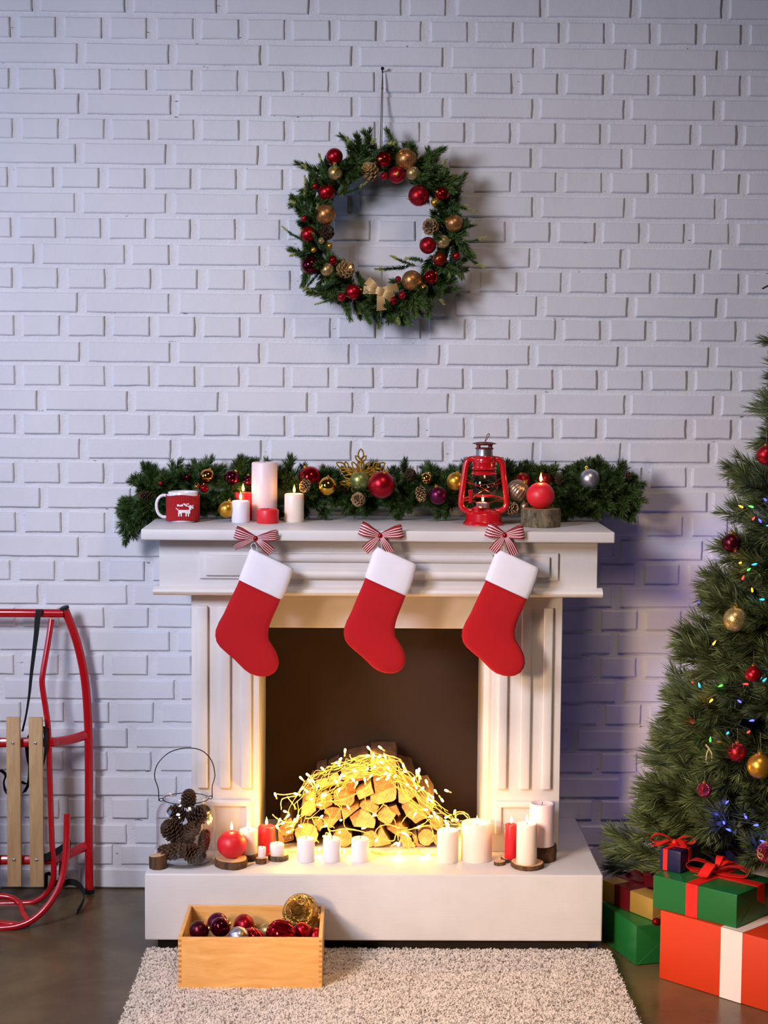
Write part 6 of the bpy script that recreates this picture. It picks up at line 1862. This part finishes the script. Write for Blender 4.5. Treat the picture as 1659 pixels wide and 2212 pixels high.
TL = [('orange',(0.9999,-0.51,1.181)),('green',(1.0166,-0.555,1.1846)),('red',(1.0183,-0.57,1.1548)),('blue',(1.0318,-0.59,1.1507)),('cyan',(1.0456,-0.61,1.142)),('blue',(1.0448,-0.585,1.2049)),('orange',(0.9864,-0.575,1.0408)),('cyan',(1.0155,-0.615,1.0417)),('green',(1.0012,-0.605,1.0265)),('red',(0.9882,-0.6,1.0042)),('orange',(1.005,-0.635,0.977)),('cyan',(1.0261,-0.66,0.957)),('orange',(0.9226,-0.575,0.8303)),('red',(0.8791,-0.525,0.7191)),('cyan',(0.8899,-0.565,0.7172)),('green',(0.9306,-0.64,0.7323)),('orange',(0.9095,-0.625,0.6907)),('cyan',(0.8658,-0.55,0.6496)),('red',(0.8691,-0.585,0.6228)),('red',(0.9822,-0.695,0.7463)),('cyan',(1.0209,-0.72,0.7599)),('blue',(0.9916,-0.73,0.6601)),('cyan',(0.9383,-0.695,0.6206)),('red',(0.9821,-0.735,0.6321)),('green',(0.9018,-0.66,0.5947)),('orange',(0.922,-0.69,0.5971)),('blue',(0.9667,-0.695,0.7017)),('blue',(0.9265,-0.75,0.4551)),('blue',(0.9675,-0.79,0.4297)),('blue',(0.9905,-0.81,0.4139)),('blue',(0.9309,-0.775,0.3918)),('blue',(1.0028,-0.825,0.3774)),('blue',(1.007,-0.83,0.3766)),('blue',(0.9061,-0.74,0.4233)),('blue',(0.9201,-0.76,0.4064))]
BACK = [('blue', (.97, -.13, .88)), ('blue', (.92, -.12, .58)), ('blue', (.88, -.12, .34)), ('blue', (1.05, -.12, 1.05)), ('blue', (1.10, -.12, .72)), ('blue', (.98, -.10, .2))]
tl_ = thing('tree_lights', 'string of small coloured lights wound through the christmas tree', 'string lights', (AX, AY, .2))
bulbs = {c: MB().lathe([(1e-5, -.0055), (.0022, -.0045), (.0028, -.001), (.0026, .003), (.0010, .0085), (1e-5, .010)], 10, cap=False).mesh('bulb', 'l_' + c) for c in ('red', 'blue', 'green', 'orange', 'cyan')}
skt = MB().lathe([(.0020, -.014), (.0032, -.012), (.0030, -.005), (.0022, -.0045)], 8).mesh('socket', 'greenwire')
allp = []
for c, p in TL + BACK:
    o = obj('bulb', bulbs[c], tl_, Vector(p) - tl_.location, rot_to((RT.uniform(-1, .3), RT.uniform(-1, .2), RT.uniform(-.3, .8))))
    obj('socket', skt, o)
    allp.append(Vector(p))
order = sorted(allp, key=lambda p: -p.z)
mb = MB()
path = []
for p in order:
    ax_ = Vector((AX, AY, p.z))
    path.append(p + (ax_ - p).normalized() * .02)
mb.tube(smooth_path(path, 5), .0012, 5)
obj('cable', mb.mesh('cable', 'greenwire'), tl_, world=True)
for c, p in BACK:
    light('bulb_light', 'POINT', p, .16, (.10, .08, 1.0), .008, parent=tl_)
for c, p in TL:
    light('bulb_light', 'POINT', (p[0] - .004, p[1] - .013, p[2] + .005), {'blue': .022, 'orange': .014}.get(c, .010),
          {'blue': (.1, .1, 1.0), 'orange': (1.0, .4, .08), 'red': (1.0, .08, .05), 'green': (.2, 1.0, .15), 'cyan': (.08, .6, 1.0)}[c], .006, parent=tl_)
# cream ribbon clip hanging on a branch
cp = Vector((0.8863,-0.72,0.58))
mb = MB()
for dx in (-.006, .006):
    P = smooth_path([cp + Vector((0, 0, .006)), cp + Vector((dx, -.004, -.006)), cp + Vector((dx * 1.2, -.003, -.024)), cp + Vector((dx * .4, 0, -.034))], 4)
    mb.strip(P, [(.003, 0, 0)] * len(P), .0008)
mb.tube([cp + Vector((-.008, 0, .016)), cp + Vector((.002, 0, .004))], .0022, 6)
tag(obj('ribbon_clip', mb.mesh('ribbon_clip', 'r_cream', True, 60)), 'small cream ribbon clip on a tree branch left of the red glitter bauble', 'ribbon')
